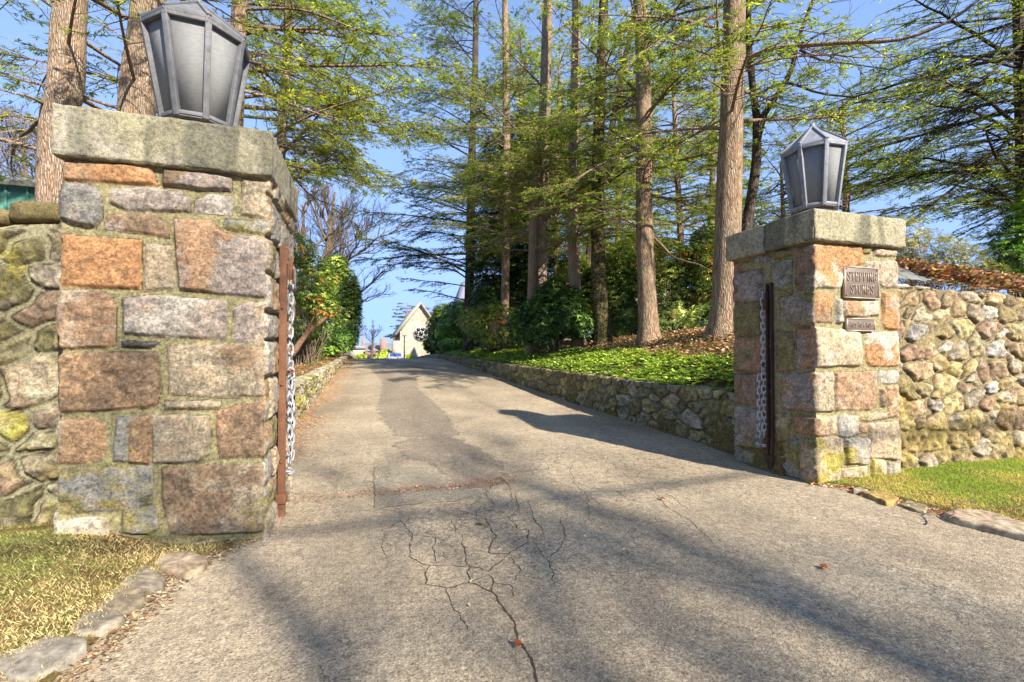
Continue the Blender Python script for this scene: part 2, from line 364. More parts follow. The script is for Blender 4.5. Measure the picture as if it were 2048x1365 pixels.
wear = tex(nt, .55, 3, .5, sc3=(2.2, .35, 1)); base = mix(nt, 1.0, base, ramp(nt, wear.outputs[0], [(.35, .82), (.5, 1.0), (.65, 1.1)]), 'MULTIPLY')
base = mix(nt, 1.0, base, ramp(nt, agg.outputs['Color'], [(.1, .84), (.5, 1.0), (.9, 1.2)]), 'MULTIPLY')
base = mix(nt, math_n(nt, 'MULTIPLY', ramp(nt, agg2.outputs[0], [(.66, 0), (.72, 1)]), .7), base, alb(235, 225, 200))
# alligator cracks where the surface has broken up
mp = N.new('ShaderNodeVectorMath'); mp.operation = 'ADD'; tc = N.new('ShaderNodeTexCoord')
sc_ = N.new('ShaderNodeVectorMath'); sc_.operation = 'SCALE'; L.new(tex(nt, 5, 5, .7).outputs['Color'], sc_.inputs[0]); sc_.inputs['Scale'].default_value = .28
L.new(tc.outputs['Object'], mp.inputs[0]); L.new(sc_.outputs[0], mp.inputs[1])
vo = tex(nt, 7.5, kind='Voronoi', vec=mp.outputs[0], feature='DISTANCE_TO_EDGE')
cr = math_n(nt, 'MULTIPLY', ramp(nt, vo.outputs['Distance'], [(.0, 1), (.018, 0)]), attr(nt, 'broken').outputs['Fac'])
vo2 = tex(nt, 1.1, kind='Voronoi', vec=mp.outputs[0], feature='DISTANCE_TO_EDGE')
cr = math_n(nt, 'MAXIMUM', cr, math_n(nt, 'MULTIPLY', ramp(nt, vo2.outputs['Distance'], [(.0, .6), (.0035, 0)]), ramp(nt, big.outputs[0], [(.45, 0), (.55, 1)])))
cr = math_n(nt, 'MAXIMUM', cr, math_n(nt, 'MAXIMUM', math_n(nt, 'MULTIPLY', rim, .45), math_n(nt, 'MULTIPLY', rim2, .3)))
base = mix(nt, math_n(nt, 'MULTIPLY', cr, .85), base, alb(62, 52, 42))
L.new(base, B.inputs['Base Color'])
bump(nt, B, math_n(nt, 'SUBTRACT', math_n(nt, 'ADD', fine.outputs[0], math_n(nt, 'MULTIPLY', sp, .5)), math_n(nt, 'MULTIPLY', cr, 1.5)), .75, .008)
M_ASPH = m
bro = np.clip(fbm(P3(DX * .8, DY * .8), 3, 21) * 1.2 + .15, 0, 1)
bro = np.maximum(bro * .5 * (DY > 2), np.exp(-((DX - 2.6) / .9) ** 2 - ((DY - 4.2) / 1.0) ** 2)); bro = np.maximum(bro, .9 * np.exp(-((DX - .75) / .6) ** 2 - ((DY - 3.2) / .55) ** 2))
drive = mesh('driveway', P3(DX, DY, DZ), Q, M_ASPH, smooth=True, attrs={'patch': pa.ravel(), 'patchb': pb.ravel(), 'red': red.ravel(), 'needle': ned.ravel(), 'broken': bro.ravel()})
tag(drive, kind='structure')
# the open cracks, each a ragged strip lying on the asphalt
CR = [([(690, 958), (790, 990), (830, 1050), (880, 1120), (900, 1180), (940, 1250), (985, 1365), (1010, 1420)], 1.15),
      ([(340, 740), (420, 700), (470, 760), (455, 800), (450, 850), (530, 890), (640, 885), (700, 890), (780, 905), (850, 840), (930, 790), (940, 740), (895, 735), (860, 690)], .8),
      ([(530, 890), (515, 930), (530, 965), (600, 980), (690, 955), (700, 890)], .8), ([(760, 690), (800, 770), (770, 835), (850, 840)], 1.0),
      ([(670, 760), (665, 810), (690, 870), (700, 890)], .7), ([(560, 770), (550, 820), (555, 880)], .7),
      ([(690, 955), (770, 920), (790, 960), (790, 990)], .8), ([(1070, 690), (1085, 760), (1060, 830), (1010, 860), (1040, 910), (1055, 960)], .6),
      ([(600, 980), (610, 1020), (650, 1080), (690, 1150)], .5), ([(940, 620), (960, 700), (1000, 740)], .7), ([(790, 960), (870, 960), (865, 1010)], .6),
      ([(1060, 440), (1020, 490), (900, 500), (820, 520), (760, 590), (800, 640)], .8), ([(640, 810), (560, 770), (470, 760)], .5), ([(880, 600), (900, 660), (860, 690)], .6),
      ([(740, 590), (640, 622), (520, 630), (400, 640), (305, 655)], .9), ([(302, 478), (304, 560), (306, 652)], .6), ([(1100, 520), (1180, 600), (1260, 660), (1400, 720)], .5),
      ([(1320, 500), (1400, 560), (1520, 600), (1600, 660)], .5), ([(820, 520), (860, 560), (870, 620), (830, 650)], .6), ([(740, 640), (720, 690), (760, 720)], .5), ([(620, 700), (640, 750), (670, 760)], .5),
      ([(1100, 480), (1130, 540), (1200, 570), (1300, 580), (1380, 640)], .5), ([(1000, 740), (960, 790), (1010, 860)], .5), ([(420, 700), (500, 690), (560, 700), (620, 700)], .5), ([(860, 840), (900, 890), (880, 950)], .5),
      ([(1440, 560), (1500, 640), (1600, 700), (1700, 800)], .5), ([(1180, 600), (1190, 700), (1260, 760)], .4), ([(350, 740), (330, 800), (360, 860)], .4), ([(590, 830), (600, 860), (560, 880)], .4)]
cb = MB(); rg = np.random.default_rng(4); dz_ = lambda q: road(q[:, 1]) + .004 + .006 * fbm(P3(q[:, 0] * 1.7, q[:, 1] * 1.7), 2, 5) + .0016
for pts, w in CR:
    P = np.array(zz(pts)); n = max(12, int(np.linalg.norm(np.diff(P, axis=0), axis=1).sum() / .02)); s = np.linspace(0, len(P) - 1, n)
    C = np.stack([np.interp(s, np.arange(len(P)), P[:, i]) for i in (0, 1)], 1)
    C += .03 * np.stack([fbm(P3(C[:, 0] * 14, C[:, 1] * 14), 4, 7, .7), fbm(P3(C[:, 0] * 14, C[:, 1] * 14), 4, 8, .7)], 1)
    T = np.gradient(C, axis=0); T /= np.linalg.norm(T, axis=1)[:, None]; Nn = np.stack([-T[:, 1], T[:, 0]], 1)
    W = .0040 * w * (.35 + 1.1 * rg.random(n)) * np.minimum(1, 6 * np.minimum(np.linspace(0, 1, n) + .1, 1.1 - np.linspace(0, 1, n)))
    A, Bp = C + Nn * W[:, None], C - Nn * W[:, None]
    V = np.concatenate([P3(A[:, 0], A[:, 1], dz_(A)), P3(Bp[:, 0], Bp[:, 1], dz_(Bp))])
    i = np.arange(n - 1); cb.add(V, np.stack([i + n, i + n + 1, i + 1, i], 1))
tag(cb.build('driveway_crack', m_plain('crack_dirt', alb(70, 58, 44), .95, alb(110, 92, 70), 60)), kind='structure')
# ------------------------------------------------------------------ stonework
G = dict(or_=(222, 168, 118), ob=(200, 164, 130), tan=(222, 202, 168), gt=(206, 190, 162), mv=(192, 178, 166), gr=(178, 176, 168), lg=(212, 204, 190),
         br=(172, 146, 118), pk=(220, 198, 170), wh=(236, 222, 200), dk=(112, 108, 104), ol=(164, 154, 104), yl=(206, 192, 96), bo=(208, 172, 134), wt=(222, 192, 146), ty=(206, 186, 128))
MORT = np.array((186, 178, 132))
def stones_color(U, Z, W3, d, idx, stones, lichen, seed, mort=MORT):
    n = len(stones); c1 = np.array([G[s[1]] for s in stones], float); c2 = np.array([G[s[2]] for s in stones], float)
    k = np.maximum(idx, 0); off = k[:, None] * np.array([7.3, 3.1, 5.7])
    f = fbm(W3 * np.array([5, 5, 5]) + off, 4, seed); f2 = fbm(W3 * 22 + off, 4, seed + 3); f3 = fbm(W3 * 60 + off, 3, seed + 5)
    t = sstep(f * 1.2 + .15 * f2, -.12, .22)[:, None]
    c = c1[k] * (1 - t) + c2[k] * t
    c = c * (1 + .30 * f2[:, None] + .30 * f3[:, None]); 
    warm = sstep(f2 - .3 * f, .12, .45)[:, None] * .16; c = c * (1 - warm) + np.array((165, 112, 72)) * warm
    m = np.array(mort) * (1 + .16 * f2[:, None] + .2 * f3[:, None])
    s = sstep(d, -.001, .004)[:, None]; c = m * (1 - s) + c * s
    crack = (sstep(-np.abs(d - .0005), -.0035, 0) * sstep(fbm(W3 * 9, 3, seed + 9), -.15, .25))[:, None] * .75; c = c * (1 - crack) + np.array((60, 48, 35)) * crack
    if lichen is not None:
        amt, lc = lichen(U, Z); l = (sstep(fbm(W3 * 4.5, 4, seed + 30) + .5 * f3 + amt, .25, .75) * .78)[:, None]; c = c * (1 - l) + np.array(lc) * (.8 + .5 * f2[:, None]) * l
    return lin(np.clip(c, 5, 250)) * KA * 1.1 * np.array((1.03, 1.0, .94))
def stones_height(W3, d, idx, seed, relief=.026, rough=.007, warp=0):
    k = np.maximum(idx, 0); r = hash3(k, k * 0 + 3, k * 0, seed); off = k[:, None] * np.array([7.3, 3.1, 5.7])
    prof = sstep(d, -.002, .022); dome = np.minimum(np.maximum(d, 0), .08) / .08
    tilt = fbm(W3 * 3 + off, 2, seed + 2)
    f = fbm(W3 * 14 + off, 4, seed + 1); f = np.sign(f) * np.abs(f) ** .8
    h = prof * (relief * (.45 + .75 * r) + relief * .35 * dome + relief * .7 * tilt) + rough * 1.3 * f * (.35 + prof) + rough * .7 * fbm(W3 * 45, 3, seed + 7)
    return h
def poly_field(U, Z, stones, seed):
    wx = .008 * fbm(P3(U * 12, Z * 12), 3, seed) ; wz = .008 * fbm(P3(U * 12, Z * 12, 9), 3, seed + 1); u, z = U + wx, Z + wz
    d = np.full(U.shape, -1.0); idx = np.full(U.shape, -1)
    for k, s in enumerate(stones):
        p = np.asarray(s[0]); mn, mx = p.min(0) - .06, p.max(0) + .06
        b = (u > mn[0]) & (u < mx[0]) & (z > mn[1]) & (z < mx[1])
        if not b.any(): continue
        sdv = poly_sd(u[b], z[b], p); sdv = np.where(sdv > 0, sdv, sdv)
        cur = d[b]; better = sdv > cur; cur[better] = sdv[better]; d[b] = cur
        ii = idx[b]; ii[better] = k; idx[b] = ii
    return d, idx
def coursed(w, h, seed, z0=-.1):
    rg = random.Random(seed); out = []; z = z0; cols = ['tan', 'gt', 'mv', 'gr', 'lg', 'br', 'pk', 'bo', 'ol']
    while z < h:
        hh = rg.uniform(.13, .30); u = -.06
        while u < w + .05:
            ww = rg.uniform(.16, .46); a, b = u + .012, min(u + ww, w + .08) - .012
            j = lambda: rg.uniform(-.012, .012)
            out.append(([(a + j(), z + .012 + j()), (b + j(), z + .012 + j()), (b + j(), z + hh - .012 + j()), (a + j(), z + hh - .012 + j())], rg.choice(cols), rg.choice(cols))); u += ww
        z += hh
    return out
def pillar_mesh(name, x0, x1, y0, y1, zt, faces, parent, seed, lichen):
    """faces: list of 4 (stones, spacing) front, right, back, left"""
    w, dpt = x1 - x0, y1 - y0; lens = [w, dpt, w, dpt]; st = [(x0, y0), (x1, y0), (x1, y1), (x0, y1)]; dr = [(1, 0), (0, 1), (-1, 0), (0, -1)]; nn = [(0, -1), (1, 0), (0, 1), (-1, 0)]
    zs = np.arange(-.12, zt + .001, .006); nz = len(zs); Vs, Cs = [], []
    for f in range(4):
        stones, sp = faces[f]; n = int(lens[f] / sp); u = (np.arange(n) + .5) / n * lens[f]
        if sp > .01: u = np.unique(np.concatenate([[.003, .01], u, [lens[f] - .01, lens[f] - .003]]))
        U, Z = np.meshgrid(u, zs, indexing='ij'); U, Z = U.ravel(), Z.ravel()
        P = P3(st[f][0] + dr[f][0] * U, st[f][1] + dr[f][1] * U, 0); P[:, 2] = Z
        d, idx = poly_field(U, Z, stones, seed + f); d = d + .005
        h = stones_height(P, d, idx, seed); c = stones_color(U, Z, P, d, idx, stones, lichen, seed)
        a = np.clip(1 - U / .014, 0, 1) * .5; b = np.clip(1 - (lens[f] - U) / .014, 0, 1) * .5
        n0, np_, nx = np.array(nn[f]), np.array(nn[f - 1]), np.array(nn[(f + 1) % 4])
        Nm = n0[None] * (1 - a - b)[:, None] + np_[None] * a[:, None] + nx[None] * b[:, None]
        P[:, :2] += Nm * (h - .012 - .006 * (2 * (a + b)) ** 2)[:, None]
        Vs.append(P); Cs.append(c)
    V = np.concatenate(Vs); C = np.concatenate(Cs); nu = len(V) // nz
    return mesh(name, V, grid_quads(nu, nz, wrap=True), M_STONE, parent, C)
def tr_front(stones, y0, x0, w, f):     # traced stone outlines -> metres on the front face
    out = []
    for pts, c1, c2 in stones:
        q = []
        for a, b in pts:
            p = on_y(*f(a, b), y0); u = p[0] - x0; u = -.06 if u < .035 else (w + .06 if u > w - .035 else u); q.append((u, p[2]))
        out.append((q, c1, c2))
    return out
def tr_side(stones, x0, y1, w, f):      # left face, u runs from the back corner to the front corner
    out = []
    for pts, c1, c2 in stones:
        q = []
        for a, b in pts:
            p = on_x(*f(a, b), x0); u = y1 - p[1]; u = -.06 if u < .045 else (w + .06 if u > w - .035 else u); q.append((u, p[2]))
        out.append((q, c1, c2))
    return out
idt = lambda a, b: (a, b)
LEFT = [([(133, 322), (305, 331), (312, 370), (133, 362)], 'or_', 'ob'), ([(326, 338), (430, 348), (464, 357), (462, 383), (395, 380), (325, 370)], 'mv', 'br'),
 ([(484, 358), (541, 368), (541, 437), (480, 430)], 'tan', 'gt'), ([(133, 368), (175, 366), (198, 383), (205, 410), (203, 435), (188, 455), (133, 440)], 'gr', 'gr'),
 ([(219, 376), (300, 373), (360, 384), (377, 400), (377, 424), (250, 422), (220, 406)], 'lg', 'mv'), ([(388, 402), (415, 388), (467, 394), (462, 430), (390, 426)], 'mv', 'lg'),
 ([(212, 430), (300, 427), (338, 448), (335, 476), (207, 458)], 'br', 'mv'), ([(452, 438), (541, 442), (541, 472), (470, 462), (445, 455)], 'gr', 'ol'),
 ([(130, 469), (283, 481), (280, 579), (126, 572)], 'or_', 'or_'), ([(290, 489), (343, 491), (350, 579), (287, 581)], 'gt', 'tan'),
 ([(347, 438), (420, 441), (445, 465), (541, 480), (541, 598), (440, 590), (358, 578), (350, 500)], 'ob', 'mv'),
 ([(126, 580), (200, 583), (222, 592), (230, 610), (227, 690), (210, 697), (124, 697)], 'pk', 'ob'), ([(245, 597), (300, 589), (450, 603), (455, 640), (448, 681), (330, 675), (246, 668)], 'mv', 'lg'),
 ([(466, 617), (500, 605), (541, 605), (541, 690), (468, 685)], 'pk', 'mv'), ([(241, 684), (318, 684), (300, 697), (241, 696)], 'dk', 'dk'),
 ([(124, 707), (315, 706), (322, 770), (312, 808), (300, 815), (210, 822), (125, 825)], 'bo', 'br'), ([(334, 690), (440, 689), (541, 700), (541, 793), (440, 795), (335, 790)], 'gt', 'br'),
 ([(327, 805), (440, 801), (438, 817), (330, 820)], 'gt', 'tan'), ([(125, 841), (180, 836), (206, 850), (210, 905), (190, 924), (124, 929)], 'bo', 'tan'),
 ([(232, 838), (258, 834), (256, 926), (223, 924)], 'dk', 'gr'), ([(258, 834), (302, 830), (300, 928), (256, 926)], 'bo', 'tan'), ([(303, 830), (415, 832), (421, 870), (418, 908), (400, 925), (303, 928)], 'gt', 'lg'),
 ([(430, 823), (470, 812), (541, 800), (541, 915), (440, 917), (433, 880)], 'ob', 'br'), ([(122, 946), (302, 933), (306, 1010), (250, 1024), (119, 1029)], 'gr', 'ol'),
 ([(323, 936), (541, 927), (541, 1063), (380, 1073), (338, 1068), (322, 1000)], 'gt', 'br'), ([(119, 1044), (180, 1036), (213, 1040), (220, 1088), (118, 1092)], 'wh', 'tan'),
 ([(245, 1020), (310, 1017), (315, 1058), (300, 1071), (240, 1068)], 'gr', 'ol'), ([(300, 1090), (541, 1080), (541, 1120), (300, 1120)], 'gt', 'ol')]
fR = lambda a, b: (1380 + a / 2.043, 380 + b / 2.043)
RIGHTF = [([(515, 222), (700, 230), (716, 300), (640, 330), (620, 400), (515, 405)], 'or_', 'wh'), ([(757, 240), (860, 243), (860, 275), (757, 270)], 'pk', 'tan'), ([(706, 235), (742, 237), (740, 262), (708, 262)], 'ol', 'gr'),
 ([(722, 292), (860, 290), (860, 400), (790, 402), (772, 380), (722, 340)], 'pk', 'wh'), ([(515, 415), (588, 418), (585, 545), (515, 545)], 'or_', 'br'), ([(600, 442), (621, 445), (622, 548), (600, 545)], 'gt', 'lg'),
 ([(630, 452), (772, 455), (772, 515), (700, 520), (635, 520)], 'bo', 'wh'), ([(789, 418), (860, 415), (860, 572), (800, 570), (786, 540)], 'pk', 'or_'), ([(515, 562), (700, 575), (705, 640), (695, 722), (600, 722), (515, 728)], 'wh', 'tan'),
 ([(722, 585), (860, 578), (860, 722), (740, 724), (722, 700)], 'or_', 'wh'), ([(772, 740), (860, 742), (860, 796), (774, 796)], 'wh', 'lg'), ([(515, 745), (583, 745), (586, 908), (515, 910)], 'gt', 'pk'),
 ([(594, 745), (762, 740), (768, 880), (745, 900), (600, 905), (592, 830)], 'pk', 'ob'), ([(778, 812), (800, 812), (800, 888), (780, 885)], 'br', 'gt'), ([(808, 806), (860, 800), (860, 930), (812, 930)], 'bo', 'tan'),
 ([(515, 925), (600, 925), (602, 1005), (515, 1010)], 'ob', 'tan'), ([(605, 925), (640, 918), (690, 925), (692, 1000), (640, 1015), (605, 1010)], 'lg', 'gr'), ([(698, 915), (806, 910), (808, 935), (735, 948), (698, 945)], 'gt', 'ol'),
 ([(735, 955), (860, 945), (860, 1105), (735, 1100)], 'pk', 'tan'), ([(698, 960), (728, 955), (726, 995), (700, 995)], 'ob', 'br'), ([(515, 1018), (620, 1010), (632, 1030), (620, 1130), (610, 1205), (515, 1212)], 'yl', 'tan'),
 ([(636, 1018), (733, 1015), (728, 1125), (640, 1120)], 'lg', 'yl'), ([(622, 1138), (728, 1130), (720, 1180), (622, 1180)], 'tan', 'ol'), ([(742, 1100), (800, 1105), (795, 1170), (745, 1170)], 'yl', 'tan'), ([(812, 1115), (860, 1112), (860, 1170), (805, 1165)], 'gr', 'lg')]
SIDE = [([(178, 353), (296, 318), (296, 455), (178, 462)], 'br', 'mv'), ([(178, 472), (288, 452), (290, 598), (178, 598)], 'ol', 'br'), ([(178, 608), (298, 603), (298, 745), (178, 740)], 'ob', 'ol'),
 ([(178, 752), (295, 752), (298, 888), (178, 868)], 'mv', 'br'), ([(178, 880), (298, 900), (298, 1058), (178, 1048)], 'gr', 'mv'), ([(178, 1060), (290, 1070), (283, 1135), (178, 1118)], 'ol', 'gr'),
 ([(430, 236), (520, 215), (520, 402), (430, 414)], 'mv', 'br'), ([(330, 302), (415, 282), (415, 428), (347, 400)], 'ol', 'gr'), ([(360, 442), (520, 412), (520, 546), (420, 558), (370, 530)], 'mv', 'ol'),
 ([(350, 572), (422, 582), (422, 740), (350, 748)], 'ol', 'br'), ([(432, 562), (520, 555), (520, 724), (432, 733)], 'ob', 'mv'), ([(372, 757), (520, 742), (520, 908), (372, 898)], 'mv', 'ob'),
 ([(350, 912), (413, 917), (405, 1028), (350, 1028)], 'ol', 'gt'), ([(427, 922), (520, 927), (520, 1004), (425, 990)], 'ob', 'mv'), ([(357, 1042), (438, 1002), (443, 1183), (350, 1158)], 'gr', 'ol'),
 ([(450, 1012), (520, 1017), (520, 1220), (450, 1190)], 'ol', 'gt'), ([(178, 302), (238, 292), (238, 333), (178, 340)], 'ob', 'br'), ([(252, 282), (318, 264), (343, 290), (262, 303)], 'gr', 'ol'), ([(345, 252), (420, 238), (420, 268), (345, 285)], 'ol', 'gr')]

def rough_box(lo, hi, amp, freq, seed, step=.02):
    lo, hi = np.array(lo, float), np.array(hi, float); Vs, Qs, n = [], [], 0
    for ax in range(3):
        u, v = [a for a in range(3) if a != ax]
        gu = np.linspace(lo[u], hi[u], max(2, int((hi[u] - lo[u]) / step) + 1)); gv = np.linspace(lo[v], hi[v], max(2, int((hi[v] - lo[v]) / step) + 1))
        A, Bv = np.meshgrid(gu, gv, indexing='ij')
        for side in (0, 1):
            V = np.zeros(A.shape + (3,)); V[..., u] = A; V[..., v] = Bv; V[..., ax] = (lo, hi)[side][ax]
            q = grid_quads(len(gu), len(gv)) + n; flip = (side == 0) ^ (ax == 1)
            Vs.append(V.reshape(-1, 3)); Qs.append(q[:, ::-1] if flip else q); n += A.size
    V = np.concatenate(Vs); P0 = V.copy(); ce = (lo + hi) / 2; half = (hi - lo) / 2
    e = np.sort(half - np.abs(V - ce), 1)[:, 1]                 # distance to the nearest arris
    V = V - np.sign(V - ce) * (np.abs(half - np.abs(V - ce)) < 1e-6) * (.008 * np.exp(-e / .008) * (1 + 1.2 * fbm(P0 * 9, 2, seed + 40)))[:, None]
    D = np.stack([fbm(P0 * freq, 4, seed + i) for i in (0, 5, 9)], 1); V = V + amp * D
    return V, np.concatenate(Qs), P0
def slab_col(P, c1, c2, c3, seed):
    f = fbm(P * 3.5, 4, seed); g = fbm(P * 18, 4, seed + 3); t = sstep(f, -.2, .25)[:, None]; s = sstep(g + .3 * f, .1, .4)[:, None] * .6
    c = np.array(c1) * (1 - t) + np.array(c2) * t; c = c * (1 - s) + np.array(c3) * s
    # dark weather streaks running down from the top edge
    st = (sstep(fbm(P * np.array([4.5, 4.5, .6]), 3, seed + 8), .12, .3) * .45)[:, None]; c = c * (1 - st) + np.array((88, 88, 72)) * st
    return lin(np.clip(c * (1 + .25 * g[:, None]), 5, 250)) * KA
def cap_part(lo, hi, parent, seed):
    V, Q, P0 = rough_box(lo, hi, .007, 17, seed, .012)
    return mesh('cap_slab', V, Q, M_CAP, parent, slab_col(P0, (206, 196, 158), (220, 210, 184), (172, 164, 126), seed))

# left gate pillar
LX0, LX1, LY0, LY1, LZ = -1.65, -.62, 3.21, 4.26, 2.29
gl = thing('gate_pillar', 'tall stone gate pillar with large orange and mauve blocks, nearest the camera', 'gate pillar', 'pair of stone gate pillars', ((LX0 + LX1) / 2, (LY0 + LY1) / 2, 0))
gl_inv = (-(LX0 + LX1) / 2, -(LY0 + LY1) / 2, 0)
def keep(ob, root): ob.location = (-root.location[0], -root.location[1], -root.location[2]); return ob
lichL = lambda U, Z: (.30 * sstep((.75 - Z) / .5) - .20 + .15 * sstep((Z - 1.7) / .3), (178, 168, 70))
keep(pillar_mesh('stone_shaft', LX0, LX1, LY0, LY1, LZ + .02, [(tr_front(LEFT, LY0, LX0, LX1 - LX0, idt), .006), (coursed(1.05, 2.3, 5), .009), (coursed(1.03, 2.3, 6), .04), (coursed(1.05, 2.3, 7), .03)], gl, 51, lichL), gl)
keep(cap_part((LX0 - .042, LY0 - .042, LZ), (LX1 + .038, LY1 + .05, 2.585), gl, 3), gl)
# right gate pillar
RX0, RX1, RY0, RY1, RZ = 3.78, 4.83, 3.03, 3.96, 2.165
gr = thing('gate_pillar', 'stone gate pillar with bronze plaques and a two-piece cap', 'gate pillar', 'pair of stone gate pillars', ((RX0 + RX1) / 2, (RY0 + RY1) / 2, 0))
lichR = lambda U, Z: (.38 * sstep((.55 - Z) / .4) - .25, (205, 185, 70))
keep(pillar_mesh('stone_shaft', RX0, RX1, RY0, RY1, RZ + .02, [(tr_front(RIGHTF, RY0, RX0, RX1 - RX0, fR), .008), (coursed(.93, 2.3, 15), .03), (coursed(1.05, 2.3, 16), .04), (tr_side(SIDE, RX0, RY1, RY1 - RY0, fR), .008)], gr, 77, lichR), gr)
keep(cap_part((RX0 - .06, RY0 - .055, RZ), (RX1 + .06, 3.50, 2.445), gr, 13), gr)
keep(cap_part((RX0 - .06, 3.506, RZ - .003), (RX1 + .06, RY1 + .06, 2.441), gr, 14), gr)

# rubble walls
def rubble(U, Z, cw, ch, seed, jit=.42, wn=.05):
    u = U / cw + wn * 4 * fbm(P3(U / cw * .9, Z / ch * .9), 3, seed + 60); z = Z / ch + wn * 4 * fbm(P3(U / cw * .9, Z / ch * .9, 7), 3, seed + 61)
    iu, iz = np.floor(u).astype(int), np.floor(z).astype(int); f1 = np.full(U.shape, 9.0); f2 = f1.copy(); id1 = np.zeros(U.shape, int)
    for a in (-2, -1, 0, 1, 2):
        for b in (-2, -1, 0, 1, 2):
            cu, cz = iu + a, iz + b; hx = hash3(cu, cz, cu * 0 + 1, seed); hz = hash3(cu, cz, cu * 0 + 2, seed); hr = hash3(cu, cz, cu * 0 + 5, seed)
            px = cu + .5 + jit * (hx * 2 - 1) + .5 * (cz % 2); pz = cz + .5 + jit * (hz * 2 - 1)
            ax = np.abs(u - px); az = np.abs(z - pz)
            d = (ax ** 3.4 + az ** 3.4) ** (1 / 3.4) - .38 * hr + .0 * hx; n1 = d < f1
            f2 = np.where(n1, f1, np.minimum(f2, d)); id1 = np.where(n1, ((cu * 92821 + cz * 68917) % 99991), id1); f1 = np.where(n1, d, f1)
    return (f2 - f1) * .5 * min(cw, ch), id1
def wall_mesh(name, a, b, thick, nrm, zb, zt, cell, seed, pal, lichen, relief, parent=None, segs=None, zstep=.012, mort=MORT, rough=.010, gap=.007):
    """random rubble wall from a to b, front face towards nrm; zb, zt: functions of world x,y"""
    a, b, nrm = np.array(a, float), np.array(b, float), np.array(nrm, float); Lw = np.linalg.norm(b - a); t = (b - a) / Lw
    s = axis(segs) if segs else np.linspace(0, Lw, int(Lw / .03)); zmax = max(zt(*(a + t * q)) for q in s)
    nv = int((zmax + .1) / zstep); v = np.linspace(0, 1, nv); nt_ = max(3, int(thick / .035)); w = np.linspace(0, 1, nt_)[1:]
    S, V1 = np.meshgrid(s, v, indexing='ij'); XY = a + S[..., None] * t; z0 = zb(XY[..., 0], XY[..., 1]); z1 = zt(XY[..., 0], XY[..., 1])
    Zf = z0 + (z1 - z0) * V1
    top = np.broadcast_to(w, (len(s), len(w))); XYt = a + s[:, None, None] * t - nrm * (top[..., None] * thick); zt1 = z1[:, -1:] + 0 * top
    XYb = XYt[:, -1:]; 
    PX = np.concatenate([XY, XYt, XYb], 1); PZ = np.concatenate([Zf, zt1, z0[:, :1]], 1); nV = PX.shape[1]
    Sx = np.broadcast_to(s[:, None], PZ.shape).ravel(); Zp = np.concatenate([Zf, zt1 + top * thick, z0[:, :1]], 1).ravel()
    P = np.concatenate([PX, PZ[..., None]], -1).reshape(-1, 3)
    d, idx = rubble(Sx + a[0] * .7, Zp, cell[0], cell[1], seed); d = d - gap
    NP = len(pal); pi = (hash3(idx, idx * 0, idx * 0 + 4, seed) * NP).astype(int).clip(0, NP - 1)
    k = idx[:, None] * np.array([.73, .31, .57]); f = fbm(P * 6 + k, 3, seed); f2 = fbm(P * 20 + k, 4, seed + 2); f3 = fbm(P * 60, 3, seed + 4)
    r = hash3(idx, idx * 0 + 9, idx * 0, seed); prof = sstep(d, -.002, .011); dome = np.minimum(np.maximum(d, 0), .1) / .1
    h = prof * relief * (.5 + .8 * r) + relief * .55 * dome * prof + rough * 2.0 * np.sign(f2) * np.abs(f2) ** .75 * (.4 + prof) + relief * .5 * f * prof + rough * .5 * f3
    c = np.array([G[p] for p in pal], float)[pi]; c2 = np.array([G[p] for p in pal], float)[(pi + 1 + (r * 3).astype(int)) % NP]
    tt = sstep(f + .4 * f2, -.05, .4)[:, None] * .7; c = (c * (1 - tt) + c2 * tt) * (1 + .40 * f2[:, None] + .3 * f3[:, None]) * (.86 + .3 * hash3(idx, idx * 0, idx * 0 + 8, seed))[:, None]
    m_ = np.array(mort) * (1 + .25 * f2[:, None] + .2 * f3[:, None]); sm = sstep(d, -.002, .006)[:, None]; c = m_ * (1 - sm) + c * sm
    ck = (sstep(-np.abs(d), -.006, 0) * sstep(fbm(P * 7, 3, seed + 9), -.25, .1))[:, None] * .85; c = c * (1 - ck) + np.array((55, 45, 32)) * ck
    if lichen:
        for amt, lc, fr, wgt in lichen:
            aa = amt(P) if callable(amt) else amt; l = (sstep(fbm(P * fr, 4, seed + int(fr * 10)) + .35 * f3 + aa, .2, .5) * wgt)[:, None]; c = c * (1 - l) + np.array(lc) * (.85 + .4 * f2[:, None]) * l
    onf = np.concatenate([np.ones(Zf.shape), np.zeros(zt1.shape), np.zeros((len(s), 1))], 1); onf[:, nv - 1] = .5
    ext = np.concatenate([np.zeros(Zf.shape), np.ones(zt1.shape), np.zeros((len(s), 1))], 1); ext[:, nv - 1] = .5
    P[:, :2] += nrm * (h * onf.ravel())[:, None]; P[:, 2] += h * ext.ravel() * .6
    q = grid_quads(len(s), nV)
    if np.cross(t, [nrm[0], nrm[1]]) > 0: q = q[:, ::-1]
    return mesh(name, P, q, M_STONE, parent, lin(np.clip(c, 5, 250)) * KA)

wl_ = thing('field_stone_wall', 'mossy olive fieldstone wall running off left of the tall pillar', 'stone wall')
wall_mesh('masonry', (-9, 3.40), (LX0 + .015, 3.40), .5, (0, -1), lambda x, y: -.1 + 0 * x, lambda x, y: 1.93 + .05 * vnoise(P3(x * 2.3, y), 8), (.27, .19), 23, ['ty', 'ol', 'ty', 'gt', 'yl', 'tan', 'ol', 'br'],
          [(lambda P: .0 + .15 * sstep((1.0 - P[:, 2]) / .6) - .2 * sstep((P[:, 2] - 1.2) / .6), (216, 202, 74), 3.0, .7), (-.28, (225, 222, 195), 14, .8), (-.15, (150, 130, 70), 5, .3)], .024, wl_, [(0, 6, .12), (6, 7.365, .009)], .012, (200, 192, 150), gap=.011)
